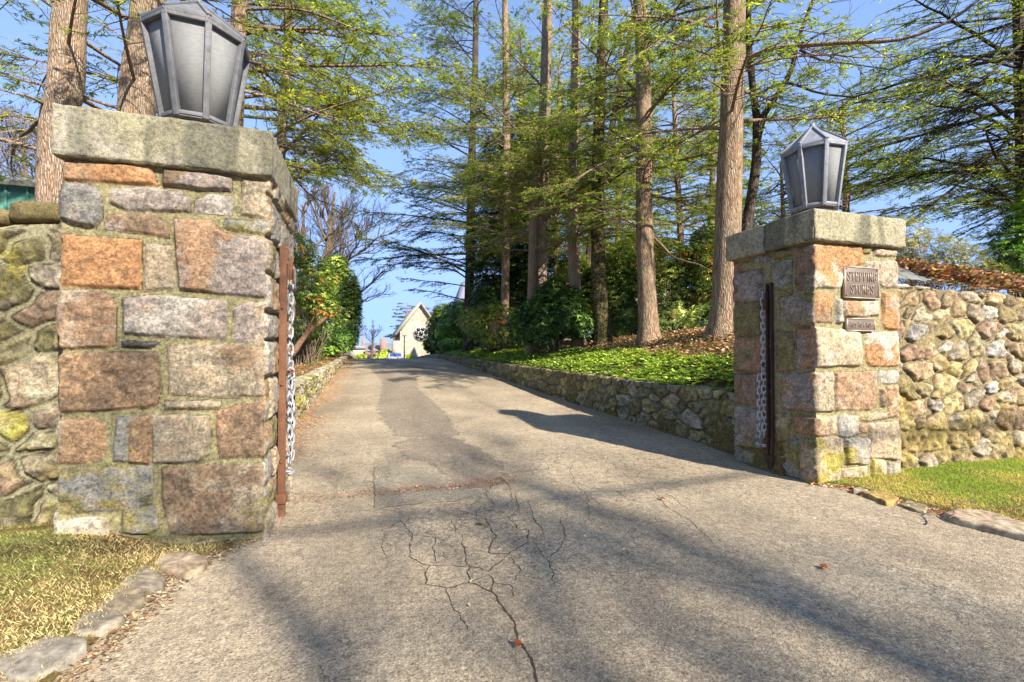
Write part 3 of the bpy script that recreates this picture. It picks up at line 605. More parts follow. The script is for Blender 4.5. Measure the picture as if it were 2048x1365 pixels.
# rough coping stones on top of it
cb = np.random.default_rng(8)
def rock(name, ce, dims, seed, mat, cols, parent=None, rz=0, amp=.16, n=14):
    th = np.linspace(0, math.pi, n); ph = np.arange(2 * n) * math.pi / n; T, Ph = np.meshgrid(th, ph, indexing='ij')
    D = np.stack([np.sin(T) * np.cos(Ph), np.sin(T) * np.sin(Ph), np.cos(T)], -1).reshape(-1, 3)
    S = np.sign(D) * np.abs(D) ** .62; S = S * (1 + amp * fbm(D * 1.7 + seed, 3, seed)[:, None] + amp * .4 * fbm(D * 6 + seed, 3, seed + 2)[:, None]) * np.array(dims) / 2
    ca, sa = math.cos(rz), math.sin(rz); S = np.stack([S[:, 0] * ca - S[:, 1] * sa, S[:, 0] * sa + S[:, 1] * ca, S[:, 2]], 1)
    i, j = np.meshgrid(np.arange(n - 1), np.arange(2 * n), indexing='ij'); j2 = (j + 1) % (2 * n); q = np.stack([i * 2 * n + j, (i + 1) * 2 * n + j, (i + 1) * 2 * n + j2, i * 2 * n + j2], -1).reshape(-1, 4)
    W = S + np.array(ce); f = fbm(W * 8, 4, seed)[:, None]; g = fbm(W * 30, 3, seed + 1)[:, None]; t = sstep(f, -.2, .3)
    c = (np.array(cols[0]) * (1 - t) + np.array(cols[1]) * t) * (1 + .3 * g)
    return mesh(name, W, q, mat, parent, lin(np.clip(c, 5, 250)) * KA)
for i in range(6):
    x = -1.82 - i * .42; rock('coping_stone', (x, 3.62 + cb.uniform(-.02, .02), 1.985 + cb.uniform(-.02, .03)), (.48, .5, .13 + cb.uniform(0, .06)), 60 + i, M_STONE, ((150, 132, 84), (180, 160, 108)), wl_, cb.uniform(-.1, .1))

wr_ = thing('field_stone_wall', 'sunlit beige rubble wall with slate coping, right of the plaque pillar', 'stone wall')
ztR = lambda x, y: 1.86 - .035 * (x - 4.8) * 1.0 + .02 * vnoise(P3(x * 2, y), 4)
wall_mesh('masonry', (RX1 - .015, 3.13), (12, 3.13), .5, (0, -1), lambda x, y: -.15 + 0 * x, ztR, (.27, .185), 41, ['gt', 'wt', 'tan', 'ty', 'br', 'bo', 'wt', 'lg', 'ty', 'ob', 'wh'],
          [(lambda P: .02 + .30 * sstep((1.0 - P[:, 2]) / .5) - .35 * sstep((P[:, 2] - 1.1) / .4) - .0, (230, 200, 100), 3.2, .6), (-.32, (238, 224, 192), 12, .5)], .03, wr_, [(0, 2.4, .011), (2.4, 7.185, .12)], .011, (186, 166, 120), gap=.011)
for i in range(3):
    x = 4.86 + i * .235; zc = 1.895 - .035 * (x - 4.8); b = MB(); w = .225 + cb.uniform(-.01, .02); sk = cb.uniform(-.06, .04)
    M = lambda V, x=x, zc=zc, sk=sk: np.stack([x + V[:, 0] + sk * (V[:, 1] / .3), 3.08 + V[:, 1], zc + V[:, 2] + V[:, 1] * .62], 1)
    gx_ = cb.uniform(-.02, .02, 4)
    V, Q, P0 = rough_box((0, gx_[0], 0), (w, .34 + gx_[1], .022), .004, 16, 80 + i, .03); mesh('coping_slate', M(V), Q, M_SLATE, wr_, slab_col(P0 + x, (140, 142, 142), (165, 165, 158), (125, 120, 105), i))

kr = thing('kerb_wall', 'low shaded stone retaining wall along the right of the drive', 'retaining wall', 'low walls along the drive')
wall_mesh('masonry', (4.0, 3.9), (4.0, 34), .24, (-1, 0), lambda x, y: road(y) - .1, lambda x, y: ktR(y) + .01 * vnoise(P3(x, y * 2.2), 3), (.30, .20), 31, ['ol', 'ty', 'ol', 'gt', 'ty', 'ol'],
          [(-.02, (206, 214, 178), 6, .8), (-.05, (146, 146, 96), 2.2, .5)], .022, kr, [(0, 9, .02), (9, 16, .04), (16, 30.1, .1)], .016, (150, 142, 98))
kl = thing('kerb_wall', 'low pale sunlit stone wall edging the left of the drive', 'retaining wall', 'low walls along the drive')
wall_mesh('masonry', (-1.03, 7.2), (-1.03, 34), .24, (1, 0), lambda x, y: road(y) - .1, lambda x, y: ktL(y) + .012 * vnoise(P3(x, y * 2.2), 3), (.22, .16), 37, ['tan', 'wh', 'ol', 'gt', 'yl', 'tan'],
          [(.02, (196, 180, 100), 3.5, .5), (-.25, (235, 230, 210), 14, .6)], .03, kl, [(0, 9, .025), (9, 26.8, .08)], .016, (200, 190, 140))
wall_mesh('end_return', (-3.4, 7.08), (-1.05, 7.14), .24, (0, -1), lambda x, y: road(y) - .1, lambda x, y: .64 + 0 * x, (.25, .18), 38, ['ol', 'gt', 'br', 'tan'], [(.0, (150, 140, 90), 4, .5)], .035, kl, [(0, 2.35, .03)], .02, (150, 140, 105))

# border stones let into the verge edges
M_FLAG = m_stone('flag_stone', 45, .35, .5, .3)
def flag(label, pts, zs, c1, c2, seed, thick=.07, z0=.02):
    P = np.array([on_z(a, b, zs)[:2] for a, b in pts]); n = 64; ce = P.mean(0)
    t = np.linspace(0, len(P), n, endpoint=False); Pc = np.vstack([P, P[:2], P[:2]]); k = t.astype(int); fr = (t - k)[:, None]
    R0 = Pc[k] * (1 - fr) + Pc[k + 1] * fr; R1 = (np.roll(R0, 1, 0) + R0 * 2 + np.roll(R0, -1, 0)) / 4
    rings = [0, .25, .5, .7, .84, .93, .975, 1.0, 1.01]; zz_ = [0, 0, 0, 0, 0, -.002, -.007, -.022, -.12]; V = []
    for r, dz in zip(rings, zz_):
        q = ce + (R1 - ce) * r; q = q + .006 * np.stack([fbm(P3(q[:, 0] * 25, q[:, 1] * 25), 3, seed), fbm(P3(q[:, 0] * 25, q[:, 1] * 25), 3, seed + 1)], 1) * (r > .5)
        V.append(P3(q[:, 0], q[:, 1], zs + dz) + np.stack([0 * q[:, 0], 0 * q[:, 0], .011 * fbm(P3(q[:, 0] * 9, q[:, 1] * 9), 5, seed, .6) * (1 if dz > -.1 else 0)], 1))
    V = np.concatenate(V); i, j = np.meshgrid(np.arange(len(rings) - 1), np.arange(n), indexing='ij'); j2 = (j + 1) % n
    q = np.stack([i * n + j, (i + 1) * n + j, (i + 1) * n + j2, i * n + j2], -1).reshape(-1, 4)
    f = fbm(V * 6, 4, seed)[:, None]; g = fbm(V * 40, 3, seed)[:, None]; tt = sstep(f, -.25, .3)
    return tag(mesh('border_stone', V, q, M_FLAG, None, lin(np.clip((np.array(c1) * (1 - tt) + np.array(c2) * tt) * (1 + .45 * g) * (1.05, 1.0, .93), 5, 250)) * KA, smooth=True), label, 'border stone', 'flat stones edging the verge')
fB = lambda L: [(x / 2.926, 1000 + y / 2.926) for x, y in L]
flag('palest flat border stone, right below the tall pillar base', fB([(860, 340), (960, 310), (1100, 297), (1225, 325), (1195, 390), (1090, 430), (930, 400)]), .04, (205, 195, 178), (180, 165, 145), 1)
flag('long oval dark grey border stone, second below the tall pillar', fB([(485, 435), (560, 375), (700, 360), (860, 380), (975, 440), (960, 490), (880, 515), (700, 490), (560, 480)]), .045, (156, 150, 140), (184, 176, 160), 2)
flag('brownish grey border stone, third below the tall pillar', fB([(430, 590), (520, 540), (700, 505), (840, 510), (858, 570), (740, 650), (560, 630)]), .04, (150, 142, 130), (170, 160, 140), 3)
flag('smooth grey wedge-shaped border stone, fourth below the tall pillar', fB([(255, 690), (400, 620), (700, 635), (738, 680), (640, 740), (500, 790), (380, 760), (260, 740)]), .04, (160, 155, 145), (185, 178, 165), 4)
flag('largest light grey border stone, at the lower left by the dry grass', fB([(-120, 880), (120, 800), (260, 770), (500, 790), (520, 840), (350, 960), (150, 1060), (0, 1010), (-130, 960)]), .045, (178, 175, 168), (205, 200, 190), 5)
flag('pale border stone cut by the lower left corner of the photo', fB([(-140, 985), (0, 1025), (110, 1070), (80, 1180), (-140, 1200)]), .05, (195, 180, 150), (210, 205, 190), 6)
fQ = lambda L: [(1640 + x / 5.02, 900 + y / 5.02) for x, y in L]
flag('tiny grey border stone at the foot of the plaque pillar', fQ([(330, 385), (400, 368), (490, 398), (470, 425), (330, 412)]), .035, (170, 165, 150), (190, 180, 160), 7)
flag('yellowish flat border stone beside the plaque pillar', fQ([(400, 415), (540, 405), (700, 420), (800, 470), (740, 520), (660, 525), (600, 490)]), .04, (205, 180, 110), (185, 165, 120), 8)
flag('thin broken flat stone sunk in the right verge edge', fQ([(790, 535), (880, 508), (1080, 555), (1070, 620), (960, 600)]), .03, (190, 180, 150), (170, 160, 130), 9)
flag('long weathered grey slab edging the right lawn', fQ([(1225, 615), (1400, 575), (1690, 605), (2048, 715), (2230, 790), (2200, 880), (2048, 845), (1700, 765), (1360, 685)]), .05, (200, 180, 160), (214, 202, 180), 10)
# ------------------------------------------------------------------ lanterns on the pillars
def m_glass(name):
    m, nt, N, L, B = new_mat(name); out = N['Material Output']
    n = tex(nt, 30, 5, .7, sc3=(1, 1, 3)); B.inputs['Roughness'].default_value = .8; B.inputs['Specular IOR Level'].default_value = .15
    L.new(ramp(nt, n.outputs[0], [(.3, alb(184, 184, 183)), (.7, alb(216, 216, 213))]), B.inputs['Base Color'])
    tl = N.new('ShaderNodeBsdfTranslucent'); tl.inputs['Color'].default_value = (.6, .6, .6, 1)
    tr = N.new('ShaderNodeBsdfTransparent'); tr.inputs['Color'].default_value = (.75, .77, .78, 1)
    a = N.new('ShaderNodeMixShader'); a.inputs[0].default_value = .2; L.new(B.outputs[0], a.inputs[1]); L.new(tl.outputs[0], a.inputs[2])
    b = N.new('ShaderNodeMixShader'); b.inputs[0].default_value = .2; L.new(a.outputs[0], b.inputs[1]); L.new(tr.outputs[0], b.inputs[2])
    L.new(b.outputs[0], out.inputs['Surface']); return m
M_GLASS = m_glass('frosted_glass')
M_BULB = m_plain('pale_bulb', alb(235, 230, 215), .3); M_BULBW = m_plain('amber_bulb', alb(225, 170, 110), .3)
def lantern(label, loc, rz, tilt, metal, bulbs, dims):
    r = thing('gate_lantern', label, 'lantern', 'pair of pillar lanterns', loc); r.rotation_euler = (tilt[0], tilt[1], rz)
    R0, R1, z0, z1, z2 = dims
    hx = lambda R, z, k, o=0: np.array([R * math.cos(math.radians(45 * k + o)), R * math.sin(math.radians(45 * k + o)), z])
    b = MB(); b.prism([hx(.15, 0, k)[:2] for k in range(8)], 0, .04); b.prism([hx(.12, 0, k)[:2] for k in range(8)], .04, z0 - .035); b.prism([hx(.17, 0, k)[:2] for k in range(8)], z0 - .035, z0 - .0035); b.build('base', M_BRONZE, r, bevel=.004)
    b = MB()
    for k in range(8):
        a0, a1, c0, c1 = hx(R0, z0, k), hx(R1, z1, k), hx(R0, z0, k + 1), hx(R1, z1, k + 1); o = (a0 + a1) / 2 * np.array([1, 1, 0])
        b.beam(a0, a1, .038, .032, o); m_ = (a0 + c0) * np.array([.5, .5, 0])
        b.beam(a0 + [0, 0, .022], c0 + [0, 0, .022], .036, .028, (0, 0, 1)) ; b.beam(a1 - [0, 0, .022], c1 - [0, 0, .022], .030, .04, (0, 0, 1))
    b.prism([hx(R0 + .012, 0, k)[:2] for k in range(8)], z0 - .003, z0 + .010)
    b.build('frame', metal, r, bevel=.004)
    b = MB(); ap = np.array([0, 0, z2])
    for k in range(8):
        a, c = hx(R1 + .018, z1 + .003, k), hx(R1 + .018, z1 + .003, k + 1); b.add([a, c, ap, a - [0, 0, .018], c - [0, 0, .018]], [(0, 1, 2)]); b.add([a, c, a - [0, 0, .018], c - [0, 0, .018]], [(0, 2, 3, 1)])
        b.add([a - [0, 0, .018], c - [0, 0, .018], ap - [0, 0, .03]], [(1, 0, 2)])
    for k in range(8): b.beam(hx(R1 + .02, z1 + .006, k), ap + [0, 0, .004], .030, .016, (0, 0, 1))
    b.tube([ap - [0, 0, .02], ap + [0, 0, .02], ap + [0, 0, .03]], [.03, .022, .004], 10)
    b.build('roof', metal, r, bevel=.003)
    for k in range(8):
        q = []
        for R, z, s in ((R0, z0, 1), (R1, z1, 1)):
            a, c = hx(R - .008, z, k), hx(R - .008, z, k + 1); q.append((a + (c - a) * .06, c + (a - c) * .06))
        (a0, c0), (a1, c1) = q; u = (a1 - a0) / np.linalg.norm(a1 - a0); a0, c0, a1, c1 = a0 + u * .02, c0 + u * .02, a1 - u * .02, c1 - u * .02
        n = np.cross(c0 - a0, a1 - a0); n /= np.linalg.norm(n)
        V = [a0, c0, c1, a1] + [p - n * .004 for p in (a0, c0, c1, a1)]
        MB().add(V, [(0, 1, 2, 3), (7, 6, 5, 4), (0, 4, 5, 1), (1, 5, 6, 2), (2, 6, 7, 3), (3, 7, 4, 0)]).build('glass_pane', M_GLASS, r)
    b = MB().tube([(0, 0, .22), (0, 0, .42)], .045, 14); b.build('lamp_holder', M_BULB if bulbs == 3 else M_BRONZE, r)
    if bulbs == 3:
        for k in range(3):
            a = 2.1 * k; p = np.array([.06 * math.cos(a), .06 * math.sin(a), .42]); MB().tube([p, p + [0, 0, .05], p + [0, 0, .10], p + [0, 0, .13]], [.014, .034, .030, .006], 12).build('bulb', M_BULB, r, smooth=True)
    else:
        MB().tube([(0, 0, .42), (0, 0, .46), (0, 0, .52), (0, 0, .57)], [.014, .03, .026, .005], 12).build('bulb', M_BULBW, r, smooth=True)
    return r
lantern('large leaning grey eight-sided lantern on the left pillar, three frosted bulbs inside', (-1.15, 3.73, 2.575), math.radians(-63), (math.radians(1), math.radians(1)), M_LEAD, 3, (.208, .312, .19, .83, 1.09))
lantern('bluish grey eight-sided lantern with amber bulb on the plaque pillar', (4.305, 3.44, 2.44), math.radians(-118.5), (math.radians(0), math.radians(-1.5)), M_LEAD2, 1, (.198, .284, .16, .77, 1.045))

# ------------------------------------------------------------------ plaques
FONT = {'S': [[(.85, .82), (.6, .98), (.3, .96), (.14, .78), (.28, .58), (.7, .42), (.86, .22), (.66, .04), (.35, .02), (.12, .18)], [(.85, .98), (.85, .7)], [(.12, .3), (.12, .02)]],
 'T': [[(.05, .97), (.95, .97)], [(.5, .97), (.5, .03)], [(.05, 1), (.05, .78)], [(.95, 1), (.95, .78)], [(.3, .02), (.7, .02)]],
 'E': [[(.22, .97), (.22, .03)], [(.08, .97), (.86, .97)], [(.08, .03), (.9, .03)], [(.22, .52), (.66, .52)], [(.86, .99), (.86, .8)], [(.9, .01), (.9, .22)], [(.66, .62), (.66, .42)]],
 'P': [[(.22, .97), (.22, .03)], [(.05, .97), (.6, .97), (.85, .86), (.88, .7), (.8, .54), (.6, .46), (.22, .46)], [(.05, .02), (.42, .02)]],
 'I': [[(.5, .97), (.5, .03)], [(.25, .98), (.75, .98)], [(.25, .02), (.75, .02)]],
 'N': [[(.18, .03), (.18, .97), (.82, .03), (.82, .97)], [(.02, .98), (.3, .98)], [(.66, .98), (.98, .98)], [(.02, .02), (.34, .02)]],
 'G': [[(.88, .78), (.7, .95), (.45, .99), (.2, .84), (.08, .5), (.2, .16), (.45, .01), (.7, .04), (.84, .16), (.84, .44)], [(.62, .45), (.98, .45)], [(.88, .97), (.88, .72)]],
 'O': [[(.5, 1), (.24, .92), (.08, .7), (.05, .5), (.08, .3), (.24, .08), (.5, 0), (.76, .08), (.92, .3), (.95, .5), (.92, .7), (.76, .92), (.5, 1)]],
 '7': [[(.12, .82), (.12, .97), (.88, .97), (.4, .02)]], '0': [[(.5, 1), (.22, .85), (.12, .5), (.22, .15), (.5, 0), (.78, .15), (.88, .5), (.78, .85), (.5, 1)]],
 '5': [[(.82, .97), (.25, .97), (.2, .56), (.5, .64), (.8, .5), (.86, .28), (.68, .05), (.4, 0), (.14, .12)]], '9': [[(.84, .6), (.6, .4), (.3, .45), (.14, .7), (.3, .95), (.6, .99), (.84, .8), (.84, .4), (.66, .1), (.3, 0)]],
 '-': [[(.15, .48), (.85, .48)]], '.': [[(.35, .45), (.65, .45)], [(.5, .6), (.5, .32)]]}
def text_mb(b, s, x0, z0, w, h, sw, gap, y, d=.003):
    x = x0
    for ch in s:
        cw = w * (.45 if ch in 'I.' else .62 if ch == '-' else 1)
        if ch in FONT:
            for st in FONT[ch]:
                for (ax, az), (bx, bz) in zip(st[:-1], st[1:]):
                    b.beam((x + ax * cw, y - d / 2, z0 + az * h), (x + bx * cw, y - d / 2, z0 + bz * h), sw if abs(bz - az) > abs(bx - ax) * .6 or ch in 'N' else sw * .62, d, (0, 1, 0))
        x += cw + gap
    return x - gap - x0
def text_w(s, w, gap): return sum(w * (.45 if c in 'I.' else .62 if c == '-' else 1) + gap for c in s) - gap
def plaque(label, x0, x1, z0, z1, y, lines, name='name_plaque'):
    r = thing(name, label, 'plaque', None, ((x0 + x1) / 2, y, (z0 + z1) / 2)); W, H = x1 - x0, z1 - z0
    MB().box((-W / 2, -.012, -H / 2), (W / 2, .03, H / 2)).build('plate', M_BRONZE, r, bevel=.002)
    b = MB(); e = .007
    b.box((-W / 2 - .002, -.017, -H / 2 - .002), (W / 2 + .002, .01, -H / 2 + e)); b.box((-W / 2 - .002, -.017, H / 2 - e), (W / 2 + .002, .01, H / 2 + .002))
    b.box((-W / 2 - .0015, -.0165, -H / 2 + e), (-W / 2 + e, .0095, H / 2 - e)); b.box((W / 2 - e, -.0165, -H / 2 + e), (W / 2 + .0015, .0095, H / 2 - e)); b.build('rim', M_BRONZEL, r)
    b = MB()
    for s, zc, h, w, gap, sw in lines:
        tw = text_w(s, w, gap); text_mb(b, s, -tw / 2, zc - h / 2, w, h, sw, gap, -.012, .006)
    b.build('raised_lettering', M_BRONZEL, r)
    return r, W, H
yP = RY0 - .004
pa_, pb_ = on_y(1686, 533, yP), on_y(1755, 599, yP)
r, W, H = plaque('square bronze plaque reading STEPPING STONES on the pillar', pa_[0], pb_[0], pb_[2], (pa_[2] + on_y(1755, 538, yP)[2]) / 2, yP, [('STEPPING', .055, .088, .041, .0095, .0048), ('STONES', -.062, .088, .041, .0095, .0048)])
for sx in (-1, 1):
    for sz in (-1, 1): MB().tube([(sx * (W / 2 - .022), -.012, sz * (H / 2 - .022)), (sx * (W / 2 - .022), -.02, sz * (H / 2 - .022))], [.008, .005], 8).build('screw', M_BRONZE, r)
pa_, pb_ = on_y(1691, 637, yP), on_y(1747, 663, yP)
r, W, H = plaque('small bronze house number plaque below the square one', pa_[0], pb_[0], pb_[2], pa_[2], yP, [('.705-707-709.', 0, .045, .021, .006, .0035)], 'number_plaque')

# ------------------------------------------------------------------ rusty chain posts
def chain_post(label, x, y, sgn, mat, top):
    r = thing('chain_post', label, 'chain post', 'rusty gate chain posts', (x, y, 0))
    b = MB(); s = sgn; b.box((-.022, -.03, .06), (.022, -.022, top)); b.box((-.022, .022, .06), (.022, .03, top - .002)); b.box((-s * .018 - .004, -.0218, .06), (-s * .018 + .004, .0218, top - .001)); b.build('channel_bar', mat, r, bevel=.002)
    MB().box((-.035, -.042, .10), (.035, .042, .17)).box((-.026, -.026, -.02), (.026, .026, .0995)).build('foot_bracket', mat, r, bevel=.006)
    MB().box((s * .03, -.006, top - .24), (s * .062, .002, top - .10)).box((s * .0625, -.02, top - .27), (s * .069, .02, top - .16)).build('latch_plate', mat, r, bevel=.002)
    for z in (.4, .95, 1.5): MB().tube([(0, -.032, z), (0, -.040, z)], [.010, .008], 8).build('bolt', mat, r)
    t = np.linspace(-.5, 4.2, 12); MB().tube([(s * (.045 + .022 * math.sin(a)), .03 + .022 * math.cos(a), 1.06 - .004 * k) for k, a in enumerate(t)], .006, 6).build('hook', mat, r)
    return r
def link_mesh():
    n = 20; a = np.arange(n) * 2 * math.pi / n; st = .0225
    P = np.stack([.0165 * np.cos(a), 0 * a, .0165 * np.sin(a) + np.sign(np.sin(a)) * (np.abs(np.sin(a)) > .01) * st], 1)
    P = np.vstack([P, P[:1]]); V, Q = tubes(P[None], np.full((1, n + 1), .0071), 8); return V, Q
def chain(label, x, y, sgn, z_top, z_mid, z_bot):
    r = thing('hanging_chain', label, 'chain', 'galvanised chains hung beside the posts', (x, y, z_top)); V, Q = link_mesh()
    first = mesh('chain_link', V, Q, M_ZINC, r, smooth=True); rg = random.Random(int(x * 10)); pitch = .062; k = 0
    paths = [[(0, 0, -pitch * i) for i in range(int((z_top - z_bot) / pitch))],
             [(.0 + sgn * .006, .045 * min(1, i / 1.5 + .3), -(z_top - z_mid) - pitch * i) for i in range(int((z_mid - z_bot) / pitch))]]
    for pth in paths:
        for i, p in enumerate(pth):
            o = first if k == 0 else first.copy()
            if k: sc.collection.objects.link(o); o.parent = r
            o.location = p; o.rotation_euler = (rg.uniform(-.12, .12), rg.uniform(-.1, .1), (math.pi / 2 if i % 2 else 0) + .7 + rg.uniform(-.2, .2)); k += 1
    for q in (-.3, 0, .3):
        o = first.copy(); sc.collection.objects.link(o); o.parent = r; o.location = (0, .024 + q * .06, z_bot - z_top - .012 + abs(q) * .03); o.rotation_euler = (math.pi / 2 + q, 0, q * 2)
    return r
chain_post('orange rusty steel post fixed to the inner side of the tall pillar', -.585, 3.64, 1, M_RUST, 1.95)
chain('galvanised chain hanging beside the orange post on the tall pillar', -.545, 3.72, 1, 1.70, 1.03, .30)
chain_post('rusty steel post, colour darkened as shade, set in the shaded side of the plaque pillar', 3.775, 3.50, -1, M_RUSTD, 1.86)
chain('galvanised chain hanging on the shaded side of the plaque pillar', 3.735, 3.545, -1, 1.74, .98, .26)
# ------------------------------------------------------------------ leaves, sprays, trees
def kites(C, D, N, Lq, Wq, tone, fold=0.0):
    """C base points, D unit directions, N unit normals -> kite leaves; tone (n,3) sRGB"""
    S = np.cross(D, N); S /= np.linalg.norm(S, axis=1, keepdims=True) + 1e-9; Lq, Wq = Lq[:, None], Wq[:, None]
    a = C; b = C + D * Lq * .45 + S * Wq / 2 + N * fold * Wq; c = C + D * Lq; d = C + D * Lq * .45 - S * Wq / 2 + N * fold * Wq
    V = np.stack([a, b, c, d], 1).reshape(-1, 3); Q = np.arange(len(V)).reshape(-1, 4)
    return V, Q, np.repeat(lin(np.clip(tone, 3, 252)) * KL, 4, axis=0)
KL = 1.22
def unit(V): return V / (np.linalg.norm(V, axis=-1, keepdims=True) + 1e-9)

def sprays(paths, rad, rg, dens=1.0, fstart=.32, reach=.38, col=((140, 152, 60), (198, 198, 86), (92, 110, 54)), kl=.085, kw=.018, droop=.13, leafy=1.0):
    """flat hemlock sprays along branch paths: returns wood (V,Q) and foliage (V,Q,C)"""
    WV, WQ, n0, LV, LQ, LC, m0 = [], [], 0, [], [], [], 0
    def addw(V, Q):
        nonlocal n0; WV.append(V); WQ.append(Q + n0); n0 += len(V)
    for P, r0 in zip(paths, rad):
        Lb = np.linalg.norm(np.diff(P, axis=0), axis=1).sum(); k = np.arange(len(P)) / (len(P) - 1)
        V, Q = tubes(P[None], (r0 * (1 - .88 * k))[None], 6); addw(V, Q)
        n2 = max(4, int(Lb / .12 * dens)); t = np.sort(rg.uniform(.14, .99, n2)); s = t * (len(P) - 1); i = s.astype(int).clip(0, len(P) - 2); f = (s - i)[:, None]
        B = P[i] * (1 - f) + P[i + 1] * f; T = unit(P[i + 1] - P[i]); side = np.where(np.arange(n2) % 2, 1.0, -1.0)[:, None]
        H = unit(np.cross(T, [0, 0, 1.0])) * side; ang = rg.uniform(.65, 1.15, n2)[:, None]
        D = unit(T * np.cos(ang) + H * np.sin(ang) + rg.normal(0, .13, (n2, 3)) - [0, 0, .05]); L2 = (Lb * reach * (1 - t) ** .75 * rg.uniform(.55, 1.15, n2) + .16) * (.35 + .65 * sstep(t / .3))
        K = 6; kk = np.linspace(0, 1, K)[None, :, None]; bend = unit(T * .5 + D * .5)
        S = B[:, None] + (D[:, None] * kk + (bend - D)[:, None] * .35 * kk ** 2) * L2[:, None, None]; S[..., 2] -= droop * L2[:, None] ** 1.2 * kk[..., 0] ** 2 * rg.uniform(.3, 1.6, n2)[:, None]
        S += rg.normal(0, .012, S.shape) * kk * L2[:, None, None]
        V, Q = tubes(S, (r0 * .16 + .0025) * (1 - .7 * kk[..., 0]) * (.5 + L2[:, None]).clip(.4, 1.2), 3); addw(V, Q)
        # thin side twigs
        n3 = np.maximum(3, (L2 / .07 * dens).astype(int)); ids = np.repeat(np.arange(n2), n3); u = rg.uniform(.12, 1, len(ids)); q = u * (K - 1); j = q.astype(int).clip(0, K - 2); g = (q - j)[:, None]
        b = S[ids, j] * (1 - g) + S[ids, j + 1] * g; T3 = unit(S[ids, j + 1] - S[ids, j]); h3 = unit(np.cross(T3, [0, 0, 1.0])) * np.where(rg.random(len(ids)) < .5, 1.0, -1.0)[:, None]
        D3 = unit(T3 * .75 + h3 * rg.uniform(.3, 1.1, len(ids))[:, None] + rg.normal(0, .16, (len(ids), 3)) - [0, 0, .12]); L3 = rg.uniform(.07, .22, len(ids)) * (1.1 - .5 * u)
        e = b + D3 * L3[:, None]; V, Q = tubes(np.stack([b, e], 1), np.full((len(ids), 2), .0022), 3); addw(V, Q)
        # needle fans at the sides of the twigs, thicker towards the branch ends
        keep_ = rg.random(len(ids)) < leafy * sstep((t[ids] * .65 + u * .5 - fstart) / .35); b, D3, L3 = b[keep_], D3[keep_], L3[keep_]
        if not len(b): continue
        nk = 6; w = rg.random((len(b), nk)); bb = b[:, None] + D3[:, None] * (L3[:, None] * w)[..., None]; hh = unit(np.cross(D3, [0, 0, 1.0])); sg = np.where(rg.random((len(b), nk)) < .5, 1.0, -1.0)[..., None]
        dd = unit(D3[:, None] * .8 + hh[:, None] * sg * .75 + rg.normal(0, .22, bb.shape)).reshape(-1, 3); bb = bb.reshape(-1, 3); m = len(bb)
        nn = unit(rg.normal(0, .42, (m, 3)) + [0, 0, 1.0]); tone = np.repeat(rg.random(len(b)), nk)[:, None]; tj = rg.random(m)[:, None]
        base = fbm(bb * .9, 2, 5)[:, None] * .5 + .5; x = np.clip(tone * .6 + tj * .3 + base * .4 - .15, 0, 1)
        c = np.array(col[2]) * (1 - x) + np.array(col[0]) * x; hi = sstep(x, .62, .95); c = c * (1 - hi) + np.array(col[1]) * hi
        V, Q, C = kites(bb, dd, nn, rg.uniform(.6, 1.25, m) * kl, rg.uniform(.7, 1.3, m) * kw, c); LV.append(V); LQ.append(Q + m0); LC.append(C); m0 += len(V)
    return (np.concatenate(WV), np.concatenate(WQ)), (np.concatenate(LV), np.concatenate(LQ), np.concatenate(LC)) if LV else None
def branch_path(base, az, L, el0, rg, K=10, sag=.05, turn=.25):
    k = np.linspace(0, 1, K); a = az + turn * rg.normal() * k + .12 * np.cumsum(rg.normal(0, .5, K)) / 3; e = el0 - (el0 + .12) * k * rg.uniform(.6, 1.2) + .1 * rg.normal(size=K) * k
    st = L / (K - 1) * np.stack([np.cos(a) * np.cos(e), np.sin(a) * np.cos(e), np.sin(e)], 1); st[0] = 0
    return base + np.cumsum(st, 0)
def trunk_mesh(b, P, R, seed, sides=16, flare=.5, K=40):
    P = smooth_path(P, K); k = np.linspace(0, 1, K); r = np.interp(k, np.linspace(0, 1, len(R)), R)
    hgt = P[:, 2] - P[0, 2]; r = r * (1 + flare * np.exp(-np.maximum(hgt, 0) / .25))
    V, Q = tubes(P[None], r[None], sides); V = V.reshape(K, sides, 3); ce = P[:, None]; n = fbm(V * np.array([7, 7, 1.4]), 3, seed); f = fbm(P3(np.broadcast_to(np.arange(sides)[None] * 1.3, (K, sides)), hgt[:, None] * .7 + 0 * n), 2, seed + 3)
    V = ce + (V - ce) * (1 + .10 * n + .10 * f * np.exp(-np.maximum(hgt, 0) / .6)[:, None])[..., None]; b.add(V.reshape(-1, 3), Q); return P, r
